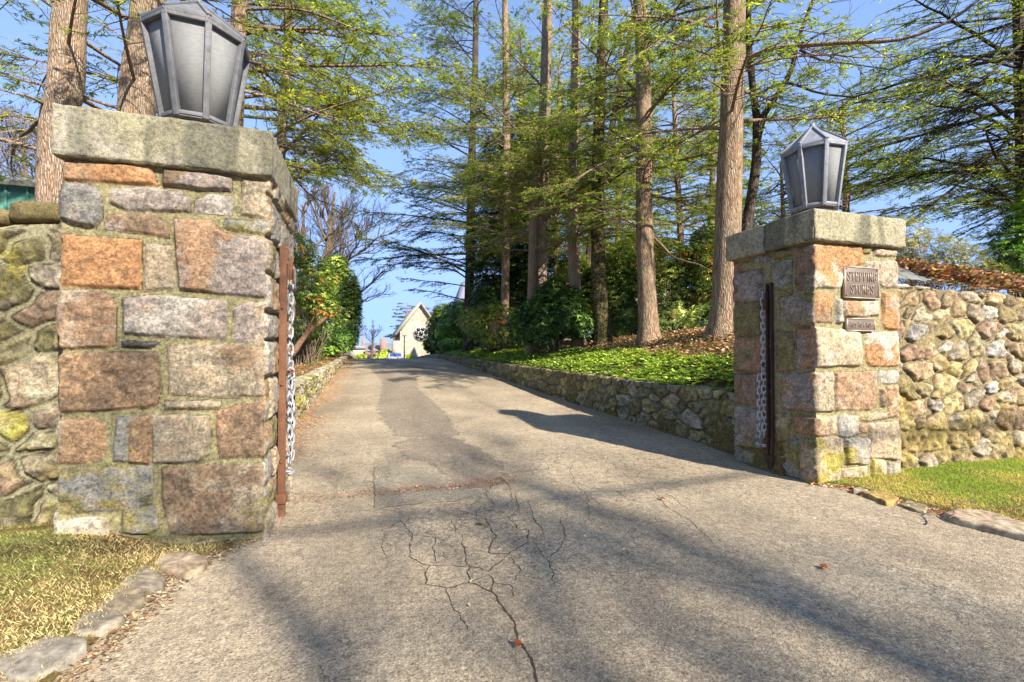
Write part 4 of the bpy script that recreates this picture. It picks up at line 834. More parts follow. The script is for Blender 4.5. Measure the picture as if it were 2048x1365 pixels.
def hemlock(label, pts, D, w, top, seed, n=46, blen=(1.6, 3.6), zmin=2.6, bark=None, fol=1.0, custom=(), zfull=9.0, group='tall hemlocks beside the drive', az_bias=None, col=None, dens=1.0, kscale=1.0, leafy=1.0, cat='tree'):
    """pts: trunk line (photograph px), D metres ahead, w trunk radii in metres from foot to highest traced point"""
    n = int(n * 1.4); blen = (blen[0] * 1.15, blen[1] * 1.2); rg = np.random.default_rng(seed); P = [at(a, b_, D) for a, b_ in pts]; g = float(land(P[0][0], P[0][1])); P[0][2] = min(P[0][2], g) if abs(P[0][2] - g) < .3 else g
    P[0][2] -= .1; P = np.array(P)
    d = P[-1] - P[-2]; d = d / max(d[2], .1); zt = P[-1][2]; R = list(w)
    while zt < top: stp = min(3.0, top - zt + .01); P = np.vstack([P, P[-1] + (d * .7 + [0, 0, .3]) * stp]); zt += stp; R.append(max(.03, w[-1] * (1 - (zt - (P[0][2])) / (top + 2))))
    root = thing('hemlock_tree', label, cat, group, tuple(P[0])); off = P[0].copy()
    tr = MB(); Pt, Rt = trunk_mesh(tr, P, R, seed)
    paths, rads = [], []; z0 = P[0][2]
    for i in range(n):
        h = z0 + zmin + (top - z0 - zmin - .4) * (i + rg.random()) / n * .999
        if h > zfull and rg.random() < .88: continue
        q = np.interp(h, Pt[:, 2], np.arange(len(Pt))); j = int(q); bse = Pt[j] * (1 - q + j) + Pt[min(j + 1, len(Pt) - 1)] * (q - j); rr = Rt[j]
        az = rg.uniform(0, 2 * math.pi)
        if az_bias is not None and rg.random() < az_bias[1]: az = az_bias[0] + rg.normal(0, .6)
        L = rg.uniform(*blen) * (1 - .65 * max(0, (h - z0 - 4) / (top - z0))) * (.75 if h < z0 + 3.5 else 1)
        paths.append(branch_path(bse, az, L, rg.uniform(.05, .5), rg)); rads.append(.006 + .0085 * L * rg.uniform(.8, 1.2))
    (WV, WQ), fo = sprays(paths, rads, rg, dens=dens, leafy=leafy, fstart=.25 / fol, **(dict(col=col) if col else {}), kl=.092 * kscale, kw=.0185 * kscale)
    MBt = tr; MBt.add(WV, WQ)
    for cp, r0, kw in custom:
        cpth = smooth_path([at(*q) for q in cp], 16)
        (V, Q), f2 = sprays([cpth], [r0], rg, **kw); MBt.add(V, Q)
        if f2 and fo: fo = (np.concatenate([fo[0], f2[0]]), np.concatenate([fo[1], f2[1] + len(fo[0])]), np.concatenate([fo[2], f2[2]]))
    MBt.v = [v - off for v in MBt.v]; MBt.build('trunk', bark or M_BARK, root, smooth=True)
    if fo: mesh('crown', fo[0] - off, fo[1], M_NEEDLE, root, fo[2])
    return root
HEM_SHADE = ((104, 120, 50), (150, 158, 64), (66, 84, 42))  # darker needle tones: the shade on these boughs is put into the colour
H = hemlock
cb1 = dict(dens=1.0, fstart=.3, reach=.34)
# right bank, from the plaque pillar up the drive
H('thickest ridged trunk, just left of the plaque pillar cap', [(1447, 655), (1456, 450), (1464, 200), (1470, -40)], 9.0, (.265, .24, .215, .20), 17, 101, 34, (1.6, 3.2), 4.0,
  custom=[([(1490, 122, 9), (1540, 100, 8.6), (1600, 92, 8.2), (1700, 85, 7.8), (1800, 80, 7.4), (1900, 42, 7.0), (1990, -25, 6.6)], .06, dict(dens=.5, fstart=.5, reach=.3)),
          ([(1492, 142, 8.8), (1530, 140, 8.5), (1552, 150, 8.4), (1575, 140, 8.3)], .02, dict(dens=.4, fstart=.9, reach=.3)), ([(1440, 130, 8.8), (1436, 60, 8.4), (1430, -60, 8)], .05, cb1),
          ([(1440, 30, 8.6), (1380, 50, 8), (1300, 95, 7.5), (1240, 150, 7.2)], .03, cb1)])
H('tall straight trunk second from the plaque pillar, standing in leaf litter', [(1299, 690), (1289, 450), (1287, 200), (1281, -30)], 11.0, (.235, .205, .185, .165), 18, 102, 54, (1.8, 3.6), 2.8,
  custom=[([(1303, 472, 11), (1325, 492, 10.7), (1345, 513, 10.5), (1375, 524, 10.3), (1400, 530, 10.1), (1433, 548, 9.9)], .035, dict(dens=.25, fstart=1.2, reach=.2)),
          ([(1274, 185, 11), (1230, 140, 10.4), (1180, 100, 10), (1130, 50, 9.5), (1090, 0, 9)], .035, cb1), ([(1274, 300, 11), (1200, 330, 10), (1130, 370, 9.4), (1060, 380, 9)], .028, cb1),
          ([(1296, 250, 11), (1370, 280, 10.5), (1420, 310, 10.2)], .02, cb1), ([(1290, 90, 11), (1350, 60, 10), (1420, 20, 9)], .025, cb1)])
H('ivy-clad trunk in front of the rhododendrons, mid bank', [(1208, 692), (1196, 500), (1197, 300), (1208, -20)], 13.0, (.24, .20, .17, .13), 17, 103, 46, (1.6, 3.2), 3.0, bark=M_BARKIVY)
H('slim pale trunk left of the ivy-clad trunk', [(1158, 692), (1145, 450), (1150, 200), (1153, -20)], 14.0, (.20, .175, .15, .13), 17, 104, 46, (1.6, 3.2), 3.0, bark=M_BARK2)
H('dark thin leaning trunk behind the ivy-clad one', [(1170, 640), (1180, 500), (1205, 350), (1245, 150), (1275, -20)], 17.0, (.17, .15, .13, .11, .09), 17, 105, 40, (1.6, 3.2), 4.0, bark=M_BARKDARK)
H('sunlit broad trunk rising from the dark shrubs, one of a close pair', [(1077, 625), (1083, 400), (1090, 200), (1096, -20)], 15.6, (.27, .24, .20, .165), 18, 106, 58, (1.8, 4.2), 3.4, bark=M_BARK2, az_bias=(math.pi, .35),
  custom=[([(1078, 288, 14.2), (1040, 265, 13.4), (1000, 225, 12.6), (940, 165, 12), (860, 105, 11.3)], .04, cb1), ([(1085, 260, 14.2), (1000, 255, 13), (900, 255, 12), (830, 240, 11.5)], .03, cb1)])
H('narrower trunk leaning behind the sunlit broad trunk', [(1061, 610), (1068, 430), (1088, 200), (1100, 0)], 15.2, (.15, .14, .12, .10), 16, 107, 34, (1.4, 2.8), 5.0, bark=M_BARK2)
H('slender pale trunk rising out of the dark evergreen mass', [(1008, 620), (1013, 400), (1012, 130), (1010, 0)], 19.0, (.17, .16, .15, .12), 19, 108, 56, (2.0, 4.4), 5.0, az_bias=(math.pi, .4), zfull=13)
H('shaded dark trunk nearest the crest with low sweeping boughs', [(936, 640), (940, 500), (944, 300), (950, 150), (952, 0)], 23.0, (.25, .22, .19, .16, .14), 21, 109, 46, (3.0, 5.6), 2.4, bark=M_BARKDARK, col=HEM_SHADE, az_bias=(math.pi * .98, .55), zfull=99,  # dark bark here carries the trunk's shade in its colour
  custom=[([(938, 560, 23.0), (905, 540, 22.5), (870, 537, 21.9), (820, 530, 21.4), (780, 515, 21.0)], .045, dict(dens=.9, fstart=.3, reach=.3, col=HEM_SHADE)), ([(936, 495, 23.0), (900, 470, 22.5), (850, 468, 21.9), (790, 500, 21.4), (760, 470, 21.1)], .035, dict(dens=.9, fstart=.2, reach=.3, col=HEM_SHADE)),
          ([(940, 430, 23.0), (880, 430, 22.2), (820, 445, 21.6), (770, 440, 21.1)], .03, dict(dens=.9, fstart=.2, reach=.32, col=HEM_SHADE)), ([(942, 380, 23.0), (890, 350, 22.2), (830, 340, 21.6), (790, 350, 21.1)], .03, dict(dens=.9, fstart=.2, reach=.32, col=HEM_SHADE))])
# left of the drive
H('leaning sunlit trunk behind the left wall, at the left edge', [(100, 420), (112, 290), (131, 180), (137, 60), (142, -20)], 5.6, (.165, .165, .175, .17, .16), 15, 110, 30, (1.6, 3.4), 3.2, bark=M_BARK2, dens=.8, leafy=.75,
  custom=[([(100, 215, 5.6), (60, 195, 5.2), (20, 185, 5), (-40, 170, 4.8)], .022, dict(dens=.5, fstart=.6, reach=.3)), ([(90, 290, 5.6), (50, 275, 5.4), (20, 290, 5.3)], .012, dict(dens=.5, fstart=.9, reach=.3))])
H('reddish trunk rising behind the left lantern', [(262, 420), (272, 240), (288, 100), (300, -30)], 6.4, (.23, .215, .205, .195), 16, 111, 34, (1.8, 3.6), 3.6, bark=M_BARK2, az_bias=(.3, .5), leafy=.8, dens=.85)
H('slimmer trunk peeking out right of the left lantern', [(462, 640), (468, 300), (477, 60), (484, -30)], 9.0, (.18, .16, .15, .14), 16, 112, 42, (2.2, 4.2), 3.8, az_bias=(.1, .55),
  custom=[([(492, 60, 9), (560, 90, 8.8), (640, 150, 8.5), (720, 180, 8.3)], .03, cb1), ([(485, 110, 9), (560, 200, 8.7), (650, 260, 8.4), (740, 330, 8.2)], .028, cb1), ([(485, 20, 9), (600, 20, 8.6), (720, 60, 8.2), (800, 70, 8)], .03, cb1)])
H('thin twisting trunk right of the tall pillar', [(556, 640), (562, 300), (574, 120), (580, -20)], 12.0, (.13, .11, .10, .09), 15, 113, 40, (2.0, 4.0), 4.6, az_bias=(.1, .5),
  custom=[([(570, 240, 12), (640, 290, 11.5), (700, 340, 11.2), (760, 380, 11)], .025, cb1), ([(566, 330, 12), (620, 390, 11.6), (680, 420, 11.4), (720, 470, 11.2)], .025, dict(dens=.9, fstart=.3, reach=.34, col=HEM_SHADE))])
# beyond the right wall
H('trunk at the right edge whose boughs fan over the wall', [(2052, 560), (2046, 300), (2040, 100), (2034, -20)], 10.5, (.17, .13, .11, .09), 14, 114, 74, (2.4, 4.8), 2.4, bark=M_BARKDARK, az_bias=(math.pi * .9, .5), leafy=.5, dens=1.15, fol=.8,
  custom=[([(2040, 90, 10.3), (1960, 170, 9.8), (1880, 260, 9.4), (1800, 330, 9.0)], .035, dict(dens=1, fstart=.45, reach=.3)), ([(2046, 260, 10.3), (1960, 330, 9.8), (1880, 400, 9.4), (1830, 440, 9.1)], .035, dict(dens=1, fstart=.45, reach=.3)),
          ([(2046, 180, 10.3), (1950, 220, 9.8), (1850, 290, 9.4), (1780, 330, 9.1)], .03, dict(dens=1, fstart=.45, reach=.3)), ([(2050, 400, 10.3), (1980, 440, 9.8), (1900, 480, 9.4)], .025, dict(dens=1, fstart=.4, reach=.3))])
H('smaller hemlock filling the gap behind the right lantern', [(1700, 640), (1693, 450), (1690, 300), (1688, 260)], 15.0, (.13, .11, .07, .05), 9.5, 115, 52, (1.6, 3.0), 1.4, zfull=99, leafy=.6, col=((140, 160, 58), (196, 204, 76), (96, 118, 52)))
H('young bright hemlock between the big trunk and right lantern', [(1575, 650), (1570, 500), (1565, 400)], 13.0, (.09, .07, .05), 6.6, 116, 40, (1.1, 2.2), 1.2, zfull=99, leafy=.6, col=((142, 164, 56), (200, 208, 76), (98, 122, 50)))
H('deep green hemlock low at the right edge beyond the wall', [(2085, 600), (2080, 450)], 13.0, (.12, .08), 7.0, 117, 50, (1.4, 2.8), .6, zfull=99, col=((88, 122, 40), (140, 165, 55), (50, 78, 34)))
H('background hemlock seen between the mid bank trunks', [(1370, 640), (1360, 450), (1350, 250)], 19.0, (.16, .13, .1), 14, 118, 56, (2.0, 3.8), 1.8, zfull=99, kscale=1.25)
H('background hemlock left of the second tall trunk', [(1115, 630), (1112, 400), (1118, 200)], 21.0, (.16, .13, .1), 15, 119, 56, (2.0, 3.8), 3, zfull=99, kscale=1.25)

H('background hemlock behind the slender pale trunk', [(1035, 630), (1034, 400), (1040, 200)], 26.0, (.18, .15, .12), 20, 120, 70, (2.2, 4.4), 3, zfull=99, kscale=1.6, dens=.8)
H('background hemlock between the ivy-clad trunk and second tall trunk', [(1238, 640), (1236, 400), (1242, 200)], 25.0, (.18, .15, .12), 19, 121, 70, (2.2, 4.4), 3, zfull=99, kscale=1.5, dens=.8)
H('background hemlock behind the thickest trunk', [(1420, 640), (1424, 400), (1430, 200)], 23.0, (.18, .15, .12), 17, 122, 60, (2.2, 4.2), 3, zfull=99, kscale=1.4, dens=.8, leafy=.8)
def bare_tree(label, base, height, r0, seed, lean=(0, 0), levels=(9, 6, 6, 5), spread=.75, mat=None, group='bare winter trees', first=.28, name='bare_tree', Lk=.42, rmin=.004):
    rg = np.random.default_rng(seed); base = np.array(base, float); K0 = 14; k = np.linspace(0, 1, K0)
    P = base + np.stack([lean[0] * k ** 1.5 * height + .25 * np.cumsum(rg.normal(0, .25, K0)) * k, lean[1] * k ** 1.5 * height + .25 * np.cumsum(rg.normal(0, .25, K0)) * k, height * .8 * k - .1], 1)
    root = thing(name, label, 'tree', group, tuple(base)); b = MB(); trunk_mesh(b, P, [r0, r0 * .8, r0 * .55, r0 * .2], seed, 10)
    Ps, Rs, Ls = P[None], np.array([r0]), np.array([height]); 
    for lv, nb in enumerate(levels):
        M, K = Ps.shape[:2]; ids = np.repeat(np.arange(M), nb); t = rg.uniform(first if lv == 0 else .2, .98, len(ids)); q = t * (K - 1); j = q.astype(int).clip(0, K - 2); g = (q - j)[:, None]
        B = Ps[ids, j] * (1 - g) + Ps[ids, j + 1] * g; T = unit(Ps[ids, j + 1] - Ps[ids, j]); rd = unit(rg.normal(0, 1, T.shape) + [0, 0, .15]); rd = unit(rd - T * (rd * T).sum(1, keepdims=True)); a = rg.uniform(.45, 1.0, len(ids))[:, None] * (1.15 if lv == 0 else 1)
        D = unit(T * np.cos(a) + rd * np.sin(a) * spread + [0, 0, .12]); L = Ls[ids] * (Lk if lv == 0 else .6) * (1.1 - .6 * t) * rg.uniform(.6, 1.2, len(ids)); R = np.maximum(Rs[ids] * (.36 if lv == 0 else .45) * (1.1 - .5 * t), rmin)
        K2 = 8 if lv < 2 else 5; kk = np.linspace(0, 1, K2)[None, :, None]; wob = np.cumsum(rg.normal(0, .05, (len(ids), K2, 3)), 1) * kk
        S = B[:, None] + D[:, None] * kk * L[:, None, None] + wob * L[:, None, None]; S[..., 2] += .12 * L[:, None] * kk[..., 0] ** 2
        V, Q = tubes(S, R[:, None] * (1 - .65 * kk[..., 0]), 6 if lv == 0 else (4 if lv == 1 else 3)); b.add(V, Q); Ps, Rs, Ls = S, R, L
    b.v = [v - base for v in b.v]; b.build('trunk', mat or M_TWIGD, root, smooth=True); return root
# ------------------------------------------------------------------ broad-leaved shrubs
RH = ((130, 150, 62), (200, 208, 92), (66, 86, 42))
def shrub(label, blobs, n, seed, col=RH, leaf=(.11, .032), droop=.35, tip=None, tipamt=0, name='shrub', cat='shrub', group='evergreen shrubs beside the drive', stems=14, mat=None, kper=7, base=None, fill=.55):
    """blobs: (px, py, D, rx, rz) ellipsoids; leaf whorls scattered through their outer shell"""
    rg = np.random.default_rng(seed); C, R = [], []
    for px, py, D, rx, rz in blobs: C.append(at(px, py, D)); R.append((rx, rx * .8, rz))
    C, R = np.array(C), np.array(R); w = (R[:, 0] * R[:, 2]); ids = rg.choice(len(C), n, p=w / w.sum()); d = unit(rg.normal(size=(n, 3))); rr = rg.uniform(fill, 1.0, n) ** .6
    lump = 1 + .22 * fbm(d * 2.2 + ids[:, None] * 3.3, 3, seed)
    P = C[ids] + d * R[ids] * (rr * lump)[:, None]; P = P[P[:, 2] > land(P[:, 0], P[:, 1]) + .03]; n = len(P); d = d[:n] if len(d) == n else unit(P - C[0])
    b0 = np.array(base) if base is not None else np.array([C[:, 0].mean(), C[:, 1].mean(), 0.0]); b0[2] = float(land(b0[0], b0[1]))
    root = thing(name, label, cat, group, tuple(b0)); up = unit(d * .7 + [0, 0, .75]); t = rg.random(n); k = kper
    a = rg.random(n)[:, None] * 6.28 + np.arange(k) * 2 * math.pi / k; X = unit(np.cross(up, [.3, .9, .1])); Y = np.cross(up, X)
    rad = X[:, None] * np.cos(a)[..., None] + Y[:, None] * np.sin(a)[..., None]; D_ = unit(rad + up[:, None] * rg.uniform(-.2, .5, (n, k, 1)) - [0, 0, droop] + rg.normal(0, .15, (n, k, 3)))
    N_ = unit(up[:, None] * 1.0 + rad * .4 + rg.normal(0, .25, (n, k, 3))); B = np.repeat(P[:, None], k, 1); m = n * k
    x = np.clip(.5 + .55 * fbm(P * 1.8, 3, seed + 1) + .5 * (t - .5), 0, 1); x = np.repeat(x[:, None], k, 1).ravel()[:, None] + rg.normal(0, .12, (m, 1)); x = np.clip(x, 0, 1)
    c = np.array(col[2]) * (1 - x) + np.array(col[0]) * x; h = sstep(x, .6, .95); c = c * (1 - h) + np.array(col[1]) * h
    if tip:
        tt = sstep(fbm(P * 2.6, 3, seed + 7) + .4 * (t - .5), .28 - tipamt, .5 - tipamt); tt = np.repeat(tt[:, None], k, 1).ravel()[:, None] * (rg.random((m, 1)) < .6); c = c * (1 - tt) + np.array(tip) * tt
    c = np.minimum(c * (1.12 if 'yew' in name else 1.18), 250); V, Q, Cc = kites(B.reshape(-1, 3), D_.reshape(-1, 3), N_.reshape(-1, 3), rg.uniform(.65, 1.2, m) * leaf[0], rg.uniform(.8, 1.2, m) * leaf[1], c, .12)  # leaf colour lifted to stand in for sun reaching the shaded understory
    mesh('foliage', V - b0, Q, mat or M_LEAF, root, Cc)
    if stems:
        pick = P[rg.choice(n, stems * 3)]; S = []
        for q in pick[:stems * 3]:
            f = b0 + [rg.normal(0, .12), rg.normal(0, .12), -.05]; mid = (f + q) / 2 + rg.normal(0, .15, 3) - [0, 0, .0]; S.append(smooth_path([f, f + (mid - f) * .5 + rg.normal(0, .06, 3), mid, q], 9))
        V, Q = tubes(np.array(S), np.linspace(1, .25, 9)[None] * rg.uniform(.008, .02, (len(S), 1)), 5); mesh('stems', V - b0, Q, M_TWIG, root)
    return root
shrub('orange-tipped loose shrub right behind the tall pillar post', [(612, 560, 14.25, 0.93, 0.93), (592, 500, 14.25, 0.63, 0.6), (640, 560, 14.7, 0.63, 0.54), (600, 640, 14.7, 0.75, 0.75), (640, 610, 14.4, 0.63, 0.45)], 2300, 1, col=((132, 150, 62), (188, 196, 90), (66, 84, 42)), leaf=(0.128, 0.031), droop=.55, tip=(206, 130, 74), tipamt=.06, stems=16)
shrub('big rounded yellow-green rhododendron left of the drive', [(678, 585, 25.35, 1.21, 1.66), (664, 560, 25.35, 0.97, 0.97), (694, 640, 25.74, 0.82, 1.56), (650, 640, 24.96, 0.97, 1.56), (700, 600, 25.74, 0.68, 1.17), (672, 530, 25.35, 0.7, 0.58)], 4200, 2, col=((124, 138, 58), (174, 180, 86), (66, 84, 40)), leaf=(0.179, 0.060), droop=.15, fill=.6)
shrub('low bright green shrub at the foot of the rounded rhododendron', [(684, 680, 23.79, 0.88, 0.68), (655, 690, 22.43, 0.78, 0.55)], 1300, 3, col=((104, 132, 48), (150, 172, 68), (56, 78, 34)), leaf=(0.134, 0.045))
shrub('dark shrub behind the leaning reddish stem on the left bank', [(612, 670, 18.9, 0.81, 0.81), (640, 650, 19.58, 0.94, 0.94), (590, 620, 19.58, 0.81, 0.94)], 2000, 4, col=((70, 92, 40), (120, 140, 60), (36, 52, 26)))
lt = thing('leaning_trunk', 'leaning reddish bare stem under the orange-tipped shrub', 'shrub stem'); sp = smooth_path([at(583, 712, 13.2), at(612, 670, 13.6), at(640, 645, 14.0), at(665, 626, 14.6), at(684, 622, 15.2)], 16); lt.location = tuple(sp[0]); b = MB(); b.tube(sp - sp[0], np.linspace(.09, .03, 16), 10)
sp2 = smooth_path([at(612, 670, 13.6), at(625, 640, 13.8), at(650, 600, 14.2)], 10); b.tube(sp2 - sp[0], np.linspace(.04, .012, 10), 8); b.build('stem', m_bark('red_bark', alb(196, 148, 114), alb(232, 186, 150), sx=18), lt, smooth=True)
shrub('dark green shrub mass by the crest, in front of the chapel', [(884, 660, 35, 1.2, 1.6), (870, 690, 36, .9, .8), (915, 655, 33, 1.4, 1.9), (888, 628, 35, .9, .9), (935, 650, 30, 1.4, 1.7)], 9000, 5, col=((92, 116, 48), (150, 166, 68), (48, 66, 34)), leaf=(.17, .055))
shrub('yellow-green low shrub at the kerb end near the crest', [(905, 690, 27, 0.9, 0.45), (888, 665, 27.75, 0.6, 0.52)], 1100, 6, col=((120, 150, 50), (178, 196, 74), (66, 90, 38)), leaf=(0.128, 0.042))
shrub('orange-flecked spreading shrub with twisted stems on the right bank', [(985, 650, 18.6, 1.4, 0.95), (950, 640, 20.48, 0.9, 0.64), (1025, 660, 19.46, 0.77, 0.58), (975, 625, 20.22, 0.64, 0.38)], 2800, 7, col=((112, 130, 50), (168, 178, 72), (58, 74, 34)), tip=(206, 110, 60), tipamt=.08, leaf=(0.099, 0.028), stems=20)
shrub('dark glossy shrub under the sunlit pair of trunks', [(1095, 635, 13.9, .85, .85), (1055, 650, 14.1, .65, .6), (1140, 625, 13.6, .6, .75), (1105, 590, 14.2, .6, .5), (1170, 650, 13.2, .45, .4)], 4000, 8, col=((88, 114, 50), (166, 186, 88), (38, 56, 28)), droop=.5, leaf=(.13, .036))
shrub('rhododendron between the slim pale trunk and the ivy-clad trunk', [(1190, 610, 16, 1.0, 1.5), (1150, 560, 16.5, .8, 1.1), (1230, 570, 16, .8, 1.4)], 3600, 9, col=((112, 128, 58), (186, 196, 100), (48, 62, 32)), droop=.6, leaf=(.14, .032), tip=(190, 110, 60), tipamt=-.05)
shrub('tall drooping rhododendron left of the second tall trunk', [(1250, 600, 14.6, .8, 1.3), (1240, 540, 15, .7, 1.0), (1262, 650, 14.2, .6, .6)], 3000, 10, col=((110, 126, 56), (180, 190, 96), (46, 60, 30)), droop=.65, leaf=(.14, .03))
shrub('tall sunlit rhododendron right of the second tall trunk', [(1350, 590, 13.2, .9, 1.1), (1330, 520, 13.6, .7, .7), (1390, 560, 13, .8, 1.2), (1345, 650, 12.8, .8, .5)], 3600, 11, col=((130, 140, 66), (205, 208, 118), (60, 72, 36)), droop=.75, leaf=(.15, .03), tip=(200, 100, 50), tipamt=-.02, stems=26)
shrub('rhododendron thicket behind the thickest trunk', [(1440, 560, 12.6, .9, 1.4), (1480, 480, 13.5, .9, .8), (1420, 500, 13.4, .8, .8), (1420, 640, 12.0, .7, .5)], 3000, 12, col=((120, 132, 58), (188, 194, 100), (52, 66, 32)), droop=.7, leaf=(.14, .03), tip=(200, 100, 50), tipamt=-.05)
YW = ((56, 76, 36), (98, 116, 52), (28, 40, 22))
shrub('tall almost black yew mass behind the slender pale trunk', [(1045, 480, 22, 1.9, 2.2), (1000, 560, 22, 1.5, 1.9), (1090, 560, 22, 1.8, 2.0), (1010, 420, 22, 1.1, 1.6), (1080, 380, 22.5, 1.2, 1.6), (975, 600, 21, .9, 1.2), (1050, 300, 23, 1.5, 2.0), (1000, 330, 23, 1.1, 1.8), (960, 480, 23.5, .8, 1.8)], 17000, 13, col=YW, leaf=(.16, .04), droop=.2, name='yew_tree', cat='tree', stems=8, kper=6, group=None)
shrub('golden green conifer top showing above the dark yew', [(1060, 330, 24, 1.2, 1.7), (1120, 320, 24, 1.3, 1.5), (1150, 380, 24, 1.1, 1.6)], 4200, 14, col=((140, 150, 40), (196, 196, 62), (84, 96, 34)), leaf=(.15, .045), droop=.3, name='conifer_tree', cat='tree', stems=8, group=None)
shrub('yellowish thicket behind the right wall by the plaque pillar', [(1850, 520, 8.5, .75, .55), (1800, 480, 9, .5, .5), (1910, 530, 8.5, .6, .4), (1960, 560, 8.5, .5, .35)], 2600, 15, col=((120, 116, 54), (156, 146, 74), (72, 74, 40)), leaf=(.06, .014), droop=.1, tip=(150, 100, 60), tipamt=0, group=None)
shrub('green bush at the far right behind the leaf-strewn wall top', [(2030, 500, 9, .5, .7), (2070, 450, 9, .6, .8)], 1800, 16, col=((96, 130, 40), (150, 180, 60), (44, 66, 30)), leaf=(.08, .02), droop=.2, group=None)
# tangle of bare stems over the right wall
rg = np.random.default_rng(77); S = []
for i in range(150):
    x = rg.uniform(4.95, 7.0); y = rg.uniform(3.75, 4.6); z = float(land(x, y)); hgt = (2.75 - .28 * (x - 5)) * rg.uniform(.75, 1.02) - z; p = np.array([x, y, z]); a = rg.uniform(0, 6.28); q = [p]
    for k in range(7): q.append(q[-1] + np.array([math.cos(a) * .07, math.sin(a) * .05, hgt / 7 * (1.2 - .08 * k)]) + rg.normal(0, .035, 3)); a += rg.normal(0, .5)
    S.append(smooth_path(q, 12))
    for m_ in range(4):
        j = rg.integers(4, 11); e = S[i * 0 - 1][j] if False else S[-1 - 0][j]; dirv = unit(rg.normal(0, 1, 3) + [0, 0, .5]); S_ = np.array([e + dirv * t_ * .3 + [0, 0, -.1 * t_ * t_] for t_ in np.linspace(0, 1, 12)]); S.insert(0, S_)
root = thing('bare_shrub', 'tangle of pale leafless stems rising over the right wall', 'shrub', None, (5.8, 4.1, float(land(5.8, 4.1)))); V, Q = tubes(np.array(S), np.linspace(1, .35, 12)[None] * rg.uniform(.003, .0065, (len(S), 1)), 4); mesh('stems', V - np.array(root.location), Q, M_TWIG, root)

# ------------------------------------------------------------------ ground cover, litter, grass
def scatter(name, label, X, Y, Z, L_, W_, cols, seed, flat=.4, up=.2, mat=None, Dz=None, cat='ground cover'):
    rg = np.random.default_rng(seed); n = len(X); a = rg.uniform(0, 6.28, n); D = unit(np.stack([np.cos(a), np.sin(a), rg.normal(up, .2, n)], 1)); N = unit(rg.normal(0, flat, (n, 3)) + [0, 0, 1])
    c = np.array(cols, float)[rg.integers(0, len(cols), n)] * rg.uniform(.75, 1.15, (n, 1)); V, Q, C = kites(np.stack([X, Y, Z], 1), D, N, L_ * rg.uniform(.6, 1.3, n), W_ * rg.uniform(.6, 1.3, n), c, .15)
    return tag(mesh(name, V, Q, mat or M_DRY, None, C), label, cat, None, 'stuff')
rg = np.random.default_rng(5)
def bedpts(n, y0, y1, w0, w1, side, seed, thr=None):
    rg = np.random.default_rng(seed); y = rg.uniform(y0, y1, n); u = rg.uniform(0, 1, n); x = (4.2 + w0 + (w1 - w0) * u) if side > 0 else (-1.25 - w0 - (w1 - w0) * u)
    if thr is not None: k = fbm(P3(x * 1.1, y * .8), 3, seed + 1) > thr; x, y = x[k], y[k]
    return x, y
Vs, Qs, Cs, m0 = [], [], [], 0
for n, y0, y1, w0, w1, s in ((3200, 3.95, 9, -.14, 1.75, 1.0), (5000, 9, 17, -.14, 2.6, 1.15), (3600, 17, 29, -.14, 3.2, 1.6), (900, 12, 26, .1, 2.2, -1)):
    side = 1 if s > 0 else -1; s = abs(s) if s > 0 else 1.5; x, y = bedpts(n, y0, y1, w0, w1, side, n, -.3 if side > 0 else .1)
    lim = 4.2 + ip(y, [4, 9, 14, 20], [1.15, 1.35, 1.7, 2.2]) + .35 * fbm(P3(x, y), 2, 4); k_ = (x < lim) if side > 0 else (x < 0); x, y = x[k_], y[k_]; n = len(x)
    z = land(x, y) + rg.uniform(.03, .11, n) * s + .05 * fbm(P3(x * 3, y * 3), 2, 2); k = 7; a = rg.random(n)[:, None] * 6.28 + np.arange(k) * 2 * math.pi / k
    D = unit(np.stack([np.cos(a), np.sin(a), rg.normal(.25, .25, (n, k))], -1)).reshape(-1, 3); B = np.repeat(np.stack([x, y, z], 1)[:, None], k, 1).reshape(-1, 3); m = len(B)
    xx = np.clip(.55 + .8 * fbm(B * 1.2, 3, 6)[:, None] + rg.normal(0, .25, (m, 1)), 0, 1); c = np.array((72, 92, 40)) * (1 - xx) + np.array((146, 166, 66)) * xx; c = np.where(rg.random((m, 1)) < .12, np.array((200, 220, 96)), c)
    V, Q, C = kites(B, D, unit(rg.normal(0, .3, (m, 3)) + [0, 0, 1]), rg.uniform(.05, .085, m) * s, rg.uniform(.022, .034, m) * s, c, .1); Vs.append(V); Qs.append(Q + m0); Cs.append(C); m0 += len(V)
tag(mesh('ground_cover', np.concatenate(Vs), np.concatenate(Qs), M_LEAF, None, np.concatenate(Cs)), 'bright green low leafy ground cover along the right kerb wall', 'ground cover', None, 'stuff')
x, y = bedpts(26000, 3.6, 19, .8, 4.2, 1, 31); k = x > 4.2 + ip(y, [4, 9, 14], [.85, 1.05, 1.4]); x, y = x[k], y[k]
scatter('leaf_litter', 'red-brown dead leaves and ivy banked below the big trunks', x, y, land(x, y) + rg.uniform(.0, .09, len(x)), .075, .035, [(150, 100, 70), (172, 124, 92), (128, 88, 62), (190, 154, 120), (92, 98, 52), (110, 82, 60), (200, 172, 142), (84, 90, 50)], 32, .5, .25)
x, y = bedpts(9000, 7.3, 28, -.1, 4, -1, 33)
scatter('leaf_litter', 'orange-brown needles and leaves covering the left bank', x, y, land(x, y) + rg.uniform(0, .03, len(x)), .075, .022, [(200, 130, 84), (182, 112, 70), (220, 160, 112), (160, 110, 76), (206, 176, 140)], 34, .3, .05)
x = -1.0 + np.abs(rg.normal(0, .38, 9000)) * (.5 + .5 * rg.random(9000)); y = rg.uniform(5, 27, 9000); k = (fbm(P3(x * 1.5, y * .8), 3, 3) > -.15 + .25 * (x + 1)); x, y = x[k], y[k]
